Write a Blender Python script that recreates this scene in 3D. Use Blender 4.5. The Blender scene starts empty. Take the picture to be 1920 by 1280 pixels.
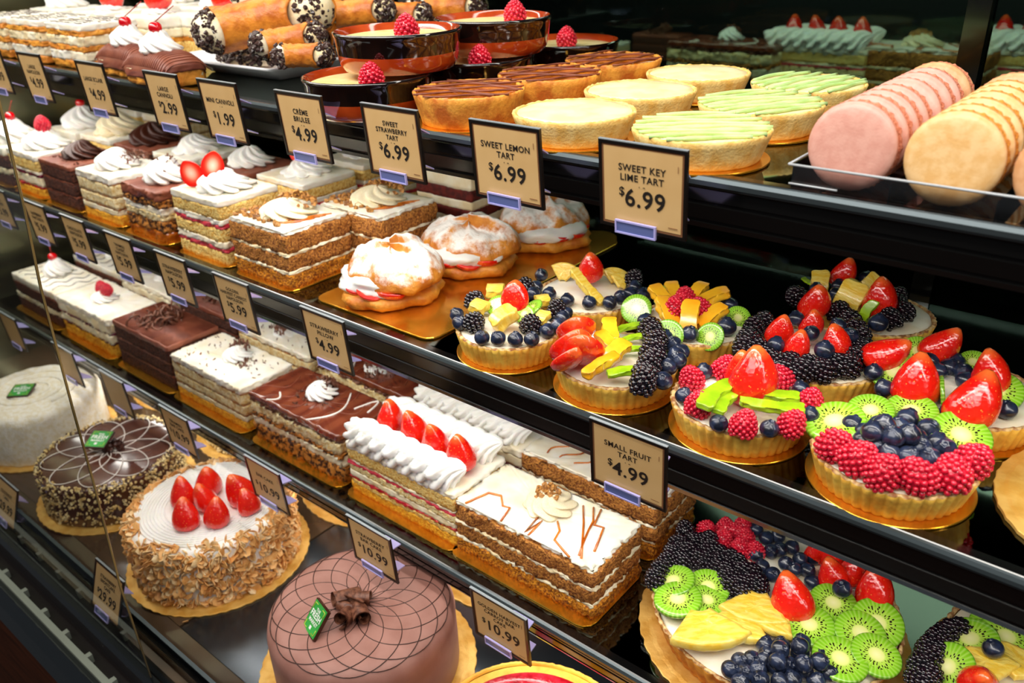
import bpy, math, random
import numpy as np
from mathutils import Matrix, Vector, noise

SC = bpy.context.scene
COL = SC.collection
PI = math.pi
rnd = random.Random(7)
nrs = np.random.RandomState(5)

# ------------------------------------------------------------------ camera
FPX = 1563.17
H = 1.5                                   # eye height over the shop floor
RW = np.array([[0.77159007, 0.26459803, -0.57847786],
               [0.63534133, -0.36553885, 0.68023727],
               [-0.03146669, -0.89239522, -0.45015621]])
cam_d = bpy.data.cameras.new('camera')
cam = bpy.data.objects.new('camera', cam_d)
COL.objects.link(cam)
cam_d.sensor_width = 36.0
cam_d.lens = FPX / 1920 * 36.0
cam_d.clip_start = 0.02
rt, up, fw = RW[:, 0], -RW[:, 1], RW[:, 2]
cam.matrix_world = Matrix(((rt[0], up[0], -fw[0], 0), (rt[1], up[1], -fw[1], 0), (rt[2], up[2], -fw[2], H), (0, 0, 0, 1)))
cam_d.dof.use_dof = True
cam_d.dof.focus_distance = 0.70
cam_d.dof.aperture_fstop = 8.0
SC.camera = cam


def at(z, px, py):
    """point of the horizontal plane z seen in the photograph at px, py"""
    r = RW @ np.array([px - 960.0, py - 640.0, FPX])
    s = (z - H) / r[2]
    return float(r[0] * s), float(r[1] * s)


def at_y(y, px, py):
    """point at depth y seen in the photograph at px, py"""
    r = RW @ np.array([px - 960.0, py - 640.0, FPX])
    s = y / r[1]
    return float(r[0] * s), y, float(H + r[2] * s)


# ------------------------------------------------------------------ world, lamps, exposure
SC.view_settings.view_transform = 'Standard'
SC.view_settings.look = 'None'
SC.view_settings.gamma = 1.0
SC.view_settings.use_curve_mapping = False
SC.view_settings.exposure = 0.36
w = bpy.data.worlds.new('shop')
SC.world = w
w.use_nodes = True
w.node_tree.nodes['Background'].inputs[0].default_value = (0.9, 0.95, 1.0, 1)
w.node_tree.nodes['Background'].inputs[1].default_value = 0.06


def area(name, loc, rot, sx, sy, power, color=(1, 1, 1), spread=PI):
    l = bpy.data.lights.new(name, 'AREA')
    l.shape = 'RECTANGLE'
    l.size, l.size_y = sx, sy
    l.energy = power
    l.color = color
    l.spread = spread
    o = bpy.data.objects.new(name, l)
    COL.objects.link(o)
    o.location = loc
    o.rotation_euler = rot
    return o


ZA, ZB, ZC, ZD = H - 0.160, H - 0.367, H - 0.603, H - 0.720      # shelf surfaces
YA, YB, YC = 0.508, 0.487, 0.463                                 # shelf front edges
YBACK = 0.895
WARM = (1.0, 0.95, 0.87)
area('case_top_front_lamp', (-0.55, 0.30, H + 0.28), (math.radians(28), 0, 0), 2.3, 0.06, 6.8, WARM)
area('case_top_rear_lamp', (-0.55, 0.72, H + 0.30), (math.radians(-8), 0, 0), 2.3, 0.06, 3.2, WARM)
area('shelf_lamp_upper', (-0.55, YA + 0.035, ZA - 0.043), (math.radians(14), 0, 0), 2.2, 0.018, 1.9, WARM)
area('shelf_lamp_middle', (-0.55, YB + 0.035, ZB - 0.048), (math.radians(14), 0, 0), 2.2, 0.018, 1.5, WARM)
area('shelf_lamp_lower', (-0.55, YC + 0.030, ZC - 0.030), (math.radians(14), 0, 0), 2.2, 0.018, 1.3, WARM)
area('shop_ceiling_lamp', (-0.6, -0.9, H + 1.3), (math.radians(42), 0, 0), 2.4, 0.8, 27, (1.0, 0.96, 0.9))


# ------------------------------------------------------------------ materials
def lin(c):
    if isinstance(c, str):
        c = [int(c[i:i + 2], 16) / 255 for i in (0, 2, 4)]
    return tuple(((v + 0.055) / 1.055) ** 2.4 if v > 0.04045 else v / 12.92 for v in c) + (1.0,)


M = {}


def mat(name, c1, c2=None, scale=60, rough=0.5, bump=0.0, bscale=400, metal=0.0, spec=0.5, coat=0.0, sss=0.0,
        lo=0.4, hi=0.62, detail=3, kind='noise', stretch=None, bdist=0.001, emit=0):
    m = bpy.data.materials.new(name)
    m.use_nodes = True
    nt = m.node_tree
    N, L = nt.nodes, nt.links
    b = N['Principled BSDF']
    b.inputs['Roughness'].default_value = rough
    b.inputs['Metallic'].default_value = metal
    b.inputs['Specular IOR Level'].default_value = spec
    b.inputs['Coat Weight'].default_value = coat
    b.inputs['Coat Roughness'].default_value = 0.08
    if sss:
        b.inputs['Subsurface Weight'].default_value = sss
        b.inputs['Subsurface Radius'].default_value = (0.004, 0.002, 0.001)
        b.inputs['Subsurface Scale'].default_value = 1.0
    tc = N.new('ShaderNodeTexCoord')
    src = tc.outputs['Object']
    if stretch:
        mp = N.new('ShaderNodeMapping')
        mp.inputs['Scale'].default_value = stretch
        L.new(src, mp.inputs['Vector'])
        src = mp.outputs['Vector']
    b.inputs['Base Color'].default_value = lin(c1)
    if c2:
        if kind == 'voronoi':
            n = N.new('ShaderNodeTexVoronoi')
            out = n.outputs['Distance']
        elif kind == 'wave':
            n = N.new('ShaderNodeTexWave')
            n.inputs['Distortion'].default_value = 3.0
            n.inputs['Detail'].default_value = 2
            out = n.outputs['Fac']
        else:
            n = N.new('ShaderNodeTexNoise')
            n.inputs['Detail'].default_value = detail
            out = n.outputs['Fac']
        n.inputs['Scale'].default_value = scale
        L.new(src, n.inputs['Vector'])
        r = N.new('ShaderNodeValToRGB')
        r.color_ramp.elements[0].position = lo
        r.color_ramp.elements[1].position = hi
        r.color_ramp.elements[0].color = lin(c1)
        r.color_ramp.elements[1].color = lin(c2)
        L.new(out, r.inputs['Fac'])
        L.new(r.outputs['Color'], b.inputs['Base Color'])
    if bump:
        n2 = N.new('ShaderNodeTexNoise')
        n2.inputs['Scale'].default_value = bscale
        n2.inputs['Detail'].default_value = 2
        L.new(src, n2.inputs['Vector'])
        bp = N.new('ShaderNodeBump')
        bp.inputs['Strength'].default_value = bump
        bp.inputs['Distance'].default_value = bdist
        L.new(n2.outputs['Fac'], bp.inputs['Height'])
        L.new(bp.outputs['Normal'], b.inputs['Normal'])
    if emit:
        b.inputs['Emission Color'].default_value = lin(c1)
        b.inputs['Emission Strength'].default_value = emit
    M[name] = m
    return m


def clear(name, tint, gloss=0.08, rough=0.03, gcol='ffffff', fres=1.45):
    m = bpy.data.materials.new(name)
    m.use_nodes = True
    nt = m.node_tree
    N, L = nt.nodes, nt.links
    N.remove(N['Principled BSDF'])
    t = N.new('ShaderNodeBsdfTransparent')
    t.inputs[0].default_value = lin(tint)
    g = N.new('ShaderNodeBsdfGlossy')
    g.inputs['Color'].default_value = lin(gcol)
    g.inputs['Roughness'].default_value = rough
    f = N.new('ShaderNodeFresnel')
    f.inputs[0].default_value = fres
    a = N.new('ShaderNodeMath')
    a.operation = 'ADD'
    a.inputs[1].default_value = gloss
    a.use_clamp = True
    L.new(f.outputs[0], a.inputs[0])
    mx = N.new('ShaderNodeMixShader')
    L.new(a.outputs[0], mx.inputs[0])
    L.new(t.outputs[0], mx.inputs[1])
    L.new(g.outputs[0], mx.inputs[2])
    L.new(mx.outputs[0], N['Material Output'].inputs['Surface'])
    M[name] = m


mat('sponge', 'd99a2c', 'f8d884', 330, 0.85, 1.0, 420, detail=6, lo=.34, hi=.56, bdist=.002)
mat('sponge_pale', 'e0b458', 'f8e8ae', 330, 0.85, 1.0, 420, detail=6, lo=.34, hi=.56, bdist=.002)
mat('sponge_gold', 'd67f0c', 'f9bc30', 260, 0.7, 1.0, 420, detail=6, lo=.34, hi=.6, bdist=.002)
mat('cream', 'f8f3e6', 'efe2c4', 25, 0.45, 0.25, 180, sss=.1)
mat('cream_warm', 'fdf3d6', 'f0dcae', 40, 0.5, 0.4, 250, sss=.1)
mat('whip', 'f8f7f4', 'f0eee8', 30, 0.4, 0.12, 250, sss=.15)
mat('jam', 'd02838', 'a5101f', 90, 0.18, 0.5, 300, coat=.5)
mat('jam_pink', 'de4858', 'c02a3c', 120, 0.35, 0.5, 400)
mat('jam_purple', '7c1236', '4e0c26', 90, 0.2, 0.4, 300, coat=.5)
mat('choc_cake', '34150a', '64321c', 300, 0.8, 1.0, 420, detail=6, bdist=.002)
mat('choc_cream', '8a4a30', '6e3420', 60, 0.5, 0.3, 200)
mat('choc_top', '93533c', '7c4030', 30, 0.45, 0.2, 150)
mat('choc_dark', '4a2214', '2e120a', 80, 0.35, 0.2, 300)
mat('choc_glaze', '5a3428', '4a2820', 20, 0.16, 0.0, coat=.6)
mat('choc_swirl', '7a3e28', '6a3020', 14, 0.2, 0.0, coat=.6, kind='wave', lo=.2, hi=.8)
mat('choc_matte', 'a5766a', '9a6a5e', 35, 0.5, 0.25, 900, bdist=.0004)
mat('shaving', '84543e', '4e281a', 200, 0.45, 0.2, 600)
mat('carrot', '7a3e14', 'd08c3c', 420, 0.85, 1.0, 420, detail=8, lo=.36, hi=.62, bdist=.0025)
mat('carrot_gold', '843e08', 'e6961c', 400, 0.75, 1.0, 420, detail=8, lo=.36, hi=.62, bdist=.0025)
mat('nut', 'c98f48', '7a4a1c', 220, 0.6, 0.5, 600)
mat('caramel', 'd4761a', 'a84e0c', 60, 0.15, 0.0, coat=.6)
mat('tira', 'd8b266', 'f2e2b4', 200, 0.75, 0.9, 400, detail=6, lo=.34, hi=.6, bdist=.0015)
mat('coffee_line', 'a66420', '7c4410', 150, 0.6, 0.5, 500)
mat('crumble', '3e1c0c', 'cc8434', 170, 0.7, 1.0, 400, detail=5, lo=.42, hi=.54)
mat('crust', 'f4c650', 'd88c22', 70, 0.65, 0.5, 300, detail=5, lo=.35, hi=.75)
mat('crust_pale', 'f4d486', 'e4b458', 90, 0.7, 0.6, 500, detail=5)
mat('crust_brown', 'f0a63e', 'c0641a', 60, 0.55, 0.6, 350, detail=5)
mat('crust_rim', 'e8c486', '9c6236', 200, 0.7, 0.6, 500, detail=5)
mat('lemon_curd', 'fdeec0', 'f6dfa4', 40, 0.35, 0.3, 120)
mat('lime_stripe', 'c8e69c', 'b2da84', 60, 0.35, 0.1, 200)
mat('glaze_brown', 'dc801c', 'a04c12', 45, 0.12, 0.2, 150, coat=.8, kind='noise', lo=.4, hi=.6)
mat('puff', 'f0a83c', 'c26a1c', 55, 0.5, 0.8, 160, detail=6, lo=.35, hi=.7, bdist=.002)
mat('gold', 'ecae3c', 'd89420', 30, 0.22, 0.15, 60, metal=0.85)
mat('gold_matte', 'e2b560', 'cf9a40', 60, 0.45, 0.5, 200, metal=0.35)
mat('black_board', '181210', None, rough=0.3)
mat('shelf_black', '090909', None, rough=0.16, spec=.6, coat=.6)
mat('shelf_edge', '4a5458', None, rough=0.25, metal=.5)
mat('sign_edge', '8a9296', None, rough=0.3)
mat('deck', '4a3a2a', '3a2d20', 8, 0.16, 0.0, coat=.4)
mat('steel', '8a8a70', '76765e', 5, 0.22, 0.0, metal=.9)
mat('steel_dark', '5e646a', '4c5258', 5, 0.2, metal=.9)
mat('wood', '4a2412', '2a140a', 9, 0.4, 0.2, 50, stretch=(1, 6, 12), detail=5)
mat('rail', '101418', None, rough=0.12, coat=.8)
mat('grille', '8e9488', None, rough=0.4, metal=.4)
mat('sign_black', '14100e', None, rough=0.3, coat=.4)
mat('sign_brown', '8a5c3c', None, rough=0.5)
mat('sign_card', 'd9b37a', 'd2aa70', 20, 0.5)
mat('ink', '1a120c', None, rough=0.6)
mat('clip_rim', 'b9b4f0', None, rough=0.2, coat=.4)
mat('clip_fill', '6470a8', None, rough=0.25, coat=.4)
mat('porcelain', 'f2f2f6', None, rough=0.08, coat=.6)
mat('terracotta', 'b8481a', '9c3510', 30, 0.12, 0.05, 100, coat=1.0)
mat('dark_glaze', '1c0e0a', '0e0706', 30, 0.06, 0.05, 60, coat=1.0)
mat('custard', 'f4e6a8', 'ecd88c', 60, 0.3, 0.05, 100)
mat('cannoli_shell', 'e08a2a', 'b55e12', 60, 0.45, 0.9, 220, detail=6)
mat('choc_chip', '4a342e', '2e1c18', 100, 0.3)
mat('macaron_pink', 'dca494', 'd49888', 150, 0.4, 0.25, 700, bdist=.0005)
mat('macaron_yellow', 'e8c088', 'deae6e', 150, 0.4, 0.25, 700, bdist=.0005)
mat('macaron_tan', 'dda878', 'd09460', 150, 0.4, 0.25, 700, bdist=.0005)
mat('macaron_foot_pink', 'd98a6a', 'c06a48', 400, 0.8, 1.0, 900)
mat('macaron_foot_gold', 'dc9434', 'c0741c', 400, 0.8, 1.0, 900)
mat('raspberry', 'e2203c', 'c01030', 200, 0.25, 0.0, coat=.5, sss=.15)
mat('blackberry', '0c0a12', '1e0c18', 200, 0.10, 0.0, coat=.8)
mat('blueberry', '26304a', '141826', 150, 0.28, 0.1, 400, coat=.4)
mat('cherry', 'e00818', 'c00010', 60, 0.06, 0.0, coat=1.0, sss=.1)
mat('straw_flesh', 'e8301c', 'f4694a', 90, 0.25, 0.2, 300, coat=.4)
mat('pineapple', 'f9dc6c', 'f2c63e', 120, 0.28, 0.5, 260, coat=.4, stretch=(1, 3, 1), sss=.1)
mat('mango', 'fbc02c', 'f5a81c', 60, 0.2, 0.2, 200, coat=.5)
mat('apple_green', 'a8cc20', '8cb418', 90, 0.2, 0.2, 200, coat=.5)
mat('almond', 'f2be78', 'd08c40', 120, 0.5, 0.3, 300, lo=.3, hi=.75)
mat('almond_pale', 'f4d8a8', 'e2b878', 120, 0.5, 0.3, 300)
mat('nut_pale', 'ecd9a4', 'd8b870', 120, 0.5, 0.3, 300)
mat('coconut', 'fffaf0', 'f4e8ca', 160, 0.8, 0.6, 400, detail=6, bdist=.0015)
mat('sugar', 'ffffff', 'fff6ea', 100, 0.9, 0.4, 600)
mat('label_green', '2e9a3e', '3cb04c', 20, 0.4)
mat('label_white', 'f6f8f4', None, rough=.4)
mat('label_yellow', 'b8c83c', None, rough=.4)
mat('white_line', 'e9e2da', None, rough=.4)
mat('dark_line', '3a201a', None, rough=.35)
mat('peach', 'f7a91c', 'f08c10', 40, 0.15, 0.1, 100, coat=.6)
mat('rear_dark', '0b1113', None, rough=.5)
mat('teal_trim', '0c3a3c', None, rough=.25, coat=.5)
mat('stem', 'a01410', None, rough=.4)
mat('lead', 'f4f4f6', None, rough=.4, emit=6)
clear('pane', 'f2f6f4', 0.0, 0.02)
clear('shelf_glass', '3c4642', 0.10, 0.05, 'dfe8e0')
clear('back_glass', '8a9a90', 0.0, 0.04, '708880')
clear('tray_plastic', 'f0f0f0', 0.05, 0.06)


def straw_mat():
    m = mat('strawberry', 'e0120e', 'f02a12', 30, 0.16, 0, coat=.7, sss=.08)
    nt = m.node_tree
    N, L = nt.nodes, nt.links
    b = N['Principled BSDF']
    old = b.inputs['Base Color'].links[0].from_socket
    tc = [n for n in N if n.type == 'TEX_COORD'][0]
    v = N.new('ShaderNodeTexVoronoi')
    v.inputs['Scale'].default_value = 430
    L.new(tc.outputs['Object'], v.inputs['Vector'])
    mr = N.new('ShaderNodeMapRange')
    mr.inputs['From Min'].default_value = 0.10
    mr.inputs['From Max'].default_value = 0.20
    mr.inputs['To Min'].default_value = 0.55
    mr.inputs['To Max'].default_value = 0.0
    L.new(v.outputs['Distance'], mr.inputs['Value'])
    mx = N.new('ShaderNodeMixRGB')
    mx.inputs[2].default_value = lin('f6b04a')
    L.new(mr.outputs[0], mx.inputs[0])
    L.new(old, mx.inputs[1])
    # paler orange towards the tip: light on the berry's top put into its colour
    sp = N.new('ShaderNodeSeparateXYZ')
    L.new(tc.outputs['Generated'], sp.inputs[0])
    mr2 = N.new('ShaderNodeMapRange')
    mr2.inputs['From Min'].default_value = 0.80
    mr2.inputs['From Max'].default_value = 1.15
    L.new(sp.outputs['Z'], mr2.inputs['Value'])
    mx2 = N.new('ShaderNodeMixRGB')
    mx2.inputs[2].default_value = lin('f98a3c')
    L.new(mr2.outputs[0], mx2.inputs[0])
    L.new(mx.outputs[0], mx2.inputs[1])
    L.new(mx2.outputs[0], b.inputs['Base Color'])
    bp = N.new('ShaderNodeBump')
    bp.inputs['Strength'].default_value = 0.5
    bp.inputs['Distance'].default_value = 0.0008
    L.new(v.outputs['Distance'], bp.inputs['Height'])
    L.new(bp.outputs['Normal'], b.inputs['Normal'])


straw_mat()


def cut_face():
    m = M['straw_flesh']
    nt = m.node_tree
    N, L = nt.nodes, nt.links
    tc = [n for n in N if n.type == 'TEX_COORD'][0]
    mp = N.new('ShaderNodeMapping')
    mp.inputs['Location'].default_value = (0, 0, -1.0)
    mp.inputs['Scale'].default_value = (90, 0, 68)
    L.new(tc.outputs['Object'], mp.inputs['Vector'])
    ln = N.new('ShaderNodeVectorMath')
    ln.operation = 'LENGTH'
    L.new(mp.outputs[0], ln.inputs[0])
    r = N.new('ShaderNodeValToRGB')
    r.color_ramp.elements[0].color = lin('f8d0bc')
    r.color_ramp.elements[1].color = lin('d8140c')
    for p, c in ((.35, 'f4a890'), (.6, 'ee6048'), (.8, 'e42a18')):
        e = r.color_ramp.elements.new(p)
        e.color = lin(c)
    L.new(ln.outputs['Value'], r.inputs['Fac'])
    L.new(r.outputs['Color'], N['Principled BSDF'].inputs['Base Color'])


cut_face()


def kiwi_mat():
    m = mat('kiwi', '8cc81e', None, rough=.22, coat=.5, sss=.05)
    nt = m.node_tree
    N, L = nt.nodes, nt.links
    b = N['Principled BSDF']
    tc = [n for n in N if n.type == 'TEX_COORD'][0]
    sp = N.new('ShaderNodeSeparateXYZ')
    L.new(tc.outputs['Object'], sp.inputs[0])

    def mth(op, a, bb=None):
        n = N.new('ShaderNodeMath')
        n.operation = op
        for i, s in enumerate((a, bb)):
            if s is None:
                continue
            if isinstance(s, (int, float)):
                n.inputs[i].default_value = s
            else:
                L.new(s, n.inputs[i])
        return n.outputs[0]
    x, y = sp.outputs['X'], sp.outputs['Y']
    r = mth('DIVIDE', mth('SQRT', mth('ADD', mth('MULTIPLY', x, x), mth('MULTIPLY', y, y))), 0.02)
    a = mth('ARCTAN2', y, x)
    ra = N.new('ShaderNodeValToRGB')
    cr = ra.color_ramp
    cr.elements[0].position = 0.0
    cr.elements[0].color = lin('f2f0b0')
    cr.elements[1].position = 0.28
    cr.elements[1].color = lin('e2e88a')
    for p, c in ((0.36, 'b4d84a'), (0.7, '86c422'), (0.92, '78b818'), (1.0, '5c9a10')):
        e = cr.elements.new(p)
        e.color = lin(c)
    L.new(r, ra.inputs['Fac'])
    cb = N.new('ShaderNodeCombineXYZ')
    L.new(mth('MULTIPLY', a, 5.5), cb.inputs[0])
    L.new(mth('MULTIPLY', r, 5.0), cb.inputs[1])
    v = N.new('ShaderNodeTexVoronoi')
    v.voronoi_dimensions = '2D'
    v.inputs['Scale'].default_value = 1.0
    L.new(cb.outputs[0], v.inputs['Vector'])
    seed = mth('MULTIPLY', mth('LESS_THAN', v.outputs['Distance'], 0.26), mth('MULTIPLY', mth('GREATER_THAN', r, 0.34), mth('LESS_THAN', r, 0.66)))
    rays = mth('MULTIPLY', mth('POWER', mth('ABSOLUTE', mth('SINE', mth('MULTIPLY', a, 16.0))), 3.0), 0.35)
    rays = mth('MULTIPLY', rays, mth('GREATER_THAN', r, 0.3))
    m1 = N.new('ShaderNodeMixRGB')
    m1.inputs[2].default_value = lin('cce87a')
    L.new(rays, m1.inputs[0])
    L.new(ra.outputs[0], m1.inputs[1])
    m2 = N.new('ShaderNodeMixRGB')
    m2.inputs[2].default_value = lin('2a2010')
    L.new(seed, m2.inputs[0])
    L.new(m1.outputs[0], m2.inputs[1])
    L.new(m2.outputs[0], b.inputs['Base Color'])


kiwi_mat()


def sugar_mat():
    """baked puff with icing sugar lying on its upward faces"""
    m = mat('puff_sugar', 'e89a34', 'b8621a', 55, 0.6, 0.8, 160, detail=6, lo=.35, hi=.7, bdist=.002)
    nt = m.node_tree
    N, L = nt.nodes, nt.links
    b = N['Principled BSDF']
    old = b.inputs['Base Color'].links[0].from_socket
    tc = [n for n in N if n.type == 'TEX_COORD'][0]
    sp = N.new('ShaderNodeSeparateXYZ')
    L.new(tc.outputs['Normal'], sp.inputs[0])
    n = N.new('ShaderNodeTexNoise')
    n.inputs['Scale'].default_value = 70
    n.inputs['Detail'].default_value = 8
    n.inputs['Roughness'].default_value = .7
    L.new(tc.outputs['Object'], n.inputs['Vector'])
    ad = N.new('ShaderNodeMath')
    ad.operation = 'MULTIPLY_ADD'
    ad.inputs[1].default_value = 0.55
    L.new(sp.outputs['Z'], ad.inputs[0])
    L.new(n.outputs['Fac'], ad.inputs[2])
    mr = N.new('ShaderNodeMapRange')
    mr.inputs['From Min'].default_value = 0.72
    mr.inputs['From Max'].default_value = 0.96
    L.new(ad.outputs[0], mr.inputs['Value'])
    mx = N.new('ShaderNodeMixRGB')
    mx.inputs[2].default_value = lin('fffaf4')
    L.new(mr.outputs[0], mx.inputs[0])
    L.new(old, mx.inputs[1])
    L.new(mx.outputs[0], b.inputs['Base Color'])


sugar_mat()


# ------------------------------------------------------------------ mesh helpers
def mesh(name, V, F, m, smooth=True):
    me = bpy.data.meshes.new(name)
    me.from_pydata([tuple(v) for v in V], [], F)
    for mm in (m if isinstance(m, (list, tuple)) else [m]):
        me.materials.append(M[mm])
    if smooth:
        me.polygons.foreach_set('use_smooth', [True] * len(me.polygons))
    me.update()
    return me


def put(name, me, parent=None, loc=(0, 0, 0), rot=(0, 0, 0), scale=None):
    o = bpy.data.objects.new(name, me)
    COL.objects.link(o)
    o.location = loc
    o.rotation_euler = rot
    if scale is not None:
        o.scale = (scale,) * 3 if isinstance(scale, (int, float)) else scale
    if parent is not None:
        o.parent = parent
    return o


def part(name, VF, m, parent=None, loc=(0, 0, 0), rot=(0, 0, 0), smooth=True):
    return put(name, mesh(name, VF[0], VF[1], m, smooth), parent, loc, rot)


def tag(o, label=None, cat=None, group=None, kind=None):
    if label:
        o['label'] = label
    if cat:
        o['category'] = cat
    if group:
        o['group'] = group
    if kind:
        o['kind'] = kind
    return o


def thing(name, label, cat, loc=(0, 0, 0), rz=0, group=None):
    o = bpy.data.objects.new(name, None)
    COL.objects.link(o)
    o.empty_display_size = 0.02
    o.location = loc
    o.rotation_euler = (0, 0, rz)
    return tag(o, label, cat, group)


def dup(root, loc, label, rz=None, group=None):
    r = root.copy()
    COL.objects.link(r)
    r.location = loc
    r['label'] = label
    if rz is not None:
        r.rotation_euler = (0, 0, rz)
    if group:
        r['group'] = group
    for ch in list(root.children):
        c = ch.copy()
        COL.objects.link(c)
        c.parent = r
        for g in ch.children:
            d = g.copy()
            COL.objects.link(d)
            d.parent = c
    return r


def merge(items):
    V, F, n = [], [], 0
    for v, f in items:
        V.extend(list(map(tuple, v)))
        F.extend([tuple(i + n for i in q) for q in f])
        n += len(v)
    return V, F


def rings(R, bottom=True, top=True, closed=True):
    """R: list of (N,3) arrays"""
    n = len(R[0])
    V = [tuple(p) for r in R for p in r]
    F = []
    for k in range(len(R) - 1):
        a, b = k * n, (k + 1) * n
        for i in range(n if closed else n - 1):
            j = (i + 1) % n
            F.append((a + i, a + j, b + j, b + i))
    if bottom:
        F.append(tuple(reversed(range(n))))
    if top:
        c = len(V)
        V.append(tuple(np.mean(R[-1], axis=0)))
        a = (len(R) - 1) * n
        for i in range(n):
            F.append((a + i, a + (i + 1) % n, c))
    return V, F


def circ(n, r=1.0, ph=0.0):
    t = np.linspace(0, 2 * PI, n, endpoint=False) + ph
    return np.stack([np.cos(t) * r, np.sin(t) * r], 1)


def lathe(prof, n=48, f=None, bottom=True, top=True):
    c = circ(n)
    th = np.linspace(0, 2 * PI, n, endpoint=False)
    R = []
    for k, (r, z) in enumerate(prof):
        rr = np.full(n, r) if f is None else r * f(th, k, r, z)
        R.append(np.stack([c[:, 0] * rr, c[:, 1] * rr, np.full(n, z)], 1))
    return rings(R, bottom, top)


def rrect(w, d, r=0.004, step=0.004):
    """rounded rectangle outline, centred, counter-clockwise"""
    P = []
    hw, hd = w / 2 - r, d / 2 - r
    for (cx, cy, a0) in ((hw, -hd, -PI / 2), (hw, hd, 0), (-hw, hd, PI / 2), (-hw, -hd, PI)):
        for k in range(4):
            a = a0 + PI / 2 * k / 3
            P.append((cx + r * math.cos(a), cy + r * math.sin(a)))
    out = []
    for i in range(len(P)):
        a, b = np.array(P[i]), np.array(P[(i + 1) % len(P)])
        m_ = max(1, int(round(np.linalg.norm(b - a) / step)))
        for k in range(m_):
            out.append(a + (b - a) * k / m_)
    return np.array(out)


def nz(x, y, z, s):
    return noise.noise((x * s, y * s, z * s))


def slab(w, d, z0, z1, r=0.004, step=0.004, rough=0.0006, sd=0.0, bevel=0.0, fine=300, out=0.0, topdisp=0.0):
    """one layer of a slice; z0, z1 are functions of x, y"""
    O = rrect(w, d, r, step)
    L_ = len(O)
    nside = 4
    R = []
    for k in range(nside + 1):
        t = k / nside
        ring = []
        for (x, y) in O:
            za, zb = z0(x, y), z1(x, y)
            zz = za + (zb - za) * t
            h = nz(x + sd, y, zz, fine) * rough * 3 + nz(x - sd, y + 3, zz, 60) * rough * 1.8 + out
            if bevel and k == nside:
                h -= bevel * 0.4
            l = math.hypot(x, y)
            ax = abs(x) / (w / 2)
            ay = abs(y) / (d / 2)
            dx = math.copysign(1, x) if ax >= ay * 0.999 else 0
            dy = math.copysign(1, y) if ay >= ax * 0.999 else 0
            ring.append((x + dx * h, y + dy * h, zz - (bevel * 0.25 if bevel and k == nside else 0)))
        R.append(np.array(ring))
    for s in (0.965, 0.9, 0.75, 0.6, 0.45, 0.3, 0.15):
        ring = []
        for (x, y) in O:
            X, Y = x * s, y * s
            zt = z1(X, Y)
            if topdisp:
                zt += topdisp * (nz(X + sd, Y, 1, 90) + 0.5 * nz(X, Y + sd, 5, 300))
            ring.append((X, Y, zt + (bevel * 0.3 if bevel else 0)))
        R.append(np.array(ring))
    return rings(R, True, True)


def tube(P, r, n=6, closed=False, taper=None):
    P = [Vector(p) for p in P]
    R = []
    m_ = len(P)
    prev = None
    for i, p in enumerate(P):
        if closed:
            t = (P[(i + 1) % m_] - P[i - 1])
        else:
            t = P[min(i + 1, m_ - 1)] - P[max(i - 1, 0)]
        t.normalize()
        u = Vector((0, 0, 1)) if abs(t.z) < 0.9 else Vector((1, 0, 0))
        if prev is not None:
            u = prev
        a = t.cross(u)
        if a.length < 1e-6:
            a = t.orthogonal()
        a.normalize()
        b = a.cross(t)
        b.normalize()
        prev = b
        rr = r if taper is None else r * taper(i / max(1, m_ - 1))
        R.append(np.array([p + a * math.cos(2 * PI * k / n) * rr + b * math.sin(2 * PI * k / n) * rr for k in range(n)]))
    if closed:
        R.append(R[0])
        return rings(R, False, False)
    return rings(R, True, True)


def xf(VF, loc=(0, 0, 0), rot=None, s=1.0):
    V = np.array(VF[0], float) * s
    if rot is not None:
        E_ = np.array(rot.to_matrix()) if hasattr(rot, 'to_matrix') else np.array(rot)
        V = V @ E_.T
    return V + np.array(loc), VF[1]


def euler(x, y, z):
    return np.array((Matrix.Rotation(z, 3, 'Z') @ Matrix.Rotation(y, 3, 'Y') @ Matrix.Rotation(x, 3, 'X')))


def box(x0, x1, y0, y1, z0, z1):
    V = [(x, y, z) for z in (z0, z1) for y in (y0, y1) for x in (x0, x1)]
    F = [(0, 2, 3, 1), (4, 5, 7, 6), (0, 1, 5, 4), (2, 6, 7, 3), (0, 4, 6, 2), (1, 3, 7, 5)]
    return V, F


def extrude_x(prof, x0, x1):
    n = len(prof)
    V = [(x0, y, z) for y, z in prof] + [(x1, y, z) for y, z in prof]
    F = [(i, (i + 1) % n, n + (i + 1) % n, n + i) for i in range(n)]
    F += [tuple(reversed(range(n))), tuple(range(n, 2 * n))]
    return V, F


def ball(r=1.0, n=10, m_=7, sz=1.0):
    return lathe([(r * math.sin(PI * k / m_), -r * sz * math.cos(PI * k / m_)) for k in range(1, m_)], n)


# ------------------------------------------------------------------ fruit and decorations (shared meshes)
def berry_mesh(name, m, R=0.010, hgt=0.011, nb=46, rb=0.0026, dome=0.35):
    items = []
    b0 = ball(1, 7, 5)
    for i in range(nb):
        t = (i + .5) / nb
        zc_ = 1 - t * 1.75
        rr = math.sqrt(max(0, 1 - zc_ * zc_))
        a = i * 2.39996
        x, y, z = rr * math.cos(a) * R, rr * math.sin(a) * R, zc_ * hgt
        if zc_ > 0:
            x *= 1 - dome * zc_
            y *= 1 - dome * zc_
        s = rb * (1 + .12 * math.sin(i * 7.3))
        items.append((np.array(b0[0]) * s + np.array((x, y, z)), b0[1]))
    items.append((np.array(ball(1, 10, 7)[0]) * np.array((R * .92, R * .92, hgt * .9)), ball(1, 10, 7)[1]))
    V, F = merge(items)
    return mesh(name, V, F, m)


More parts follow.
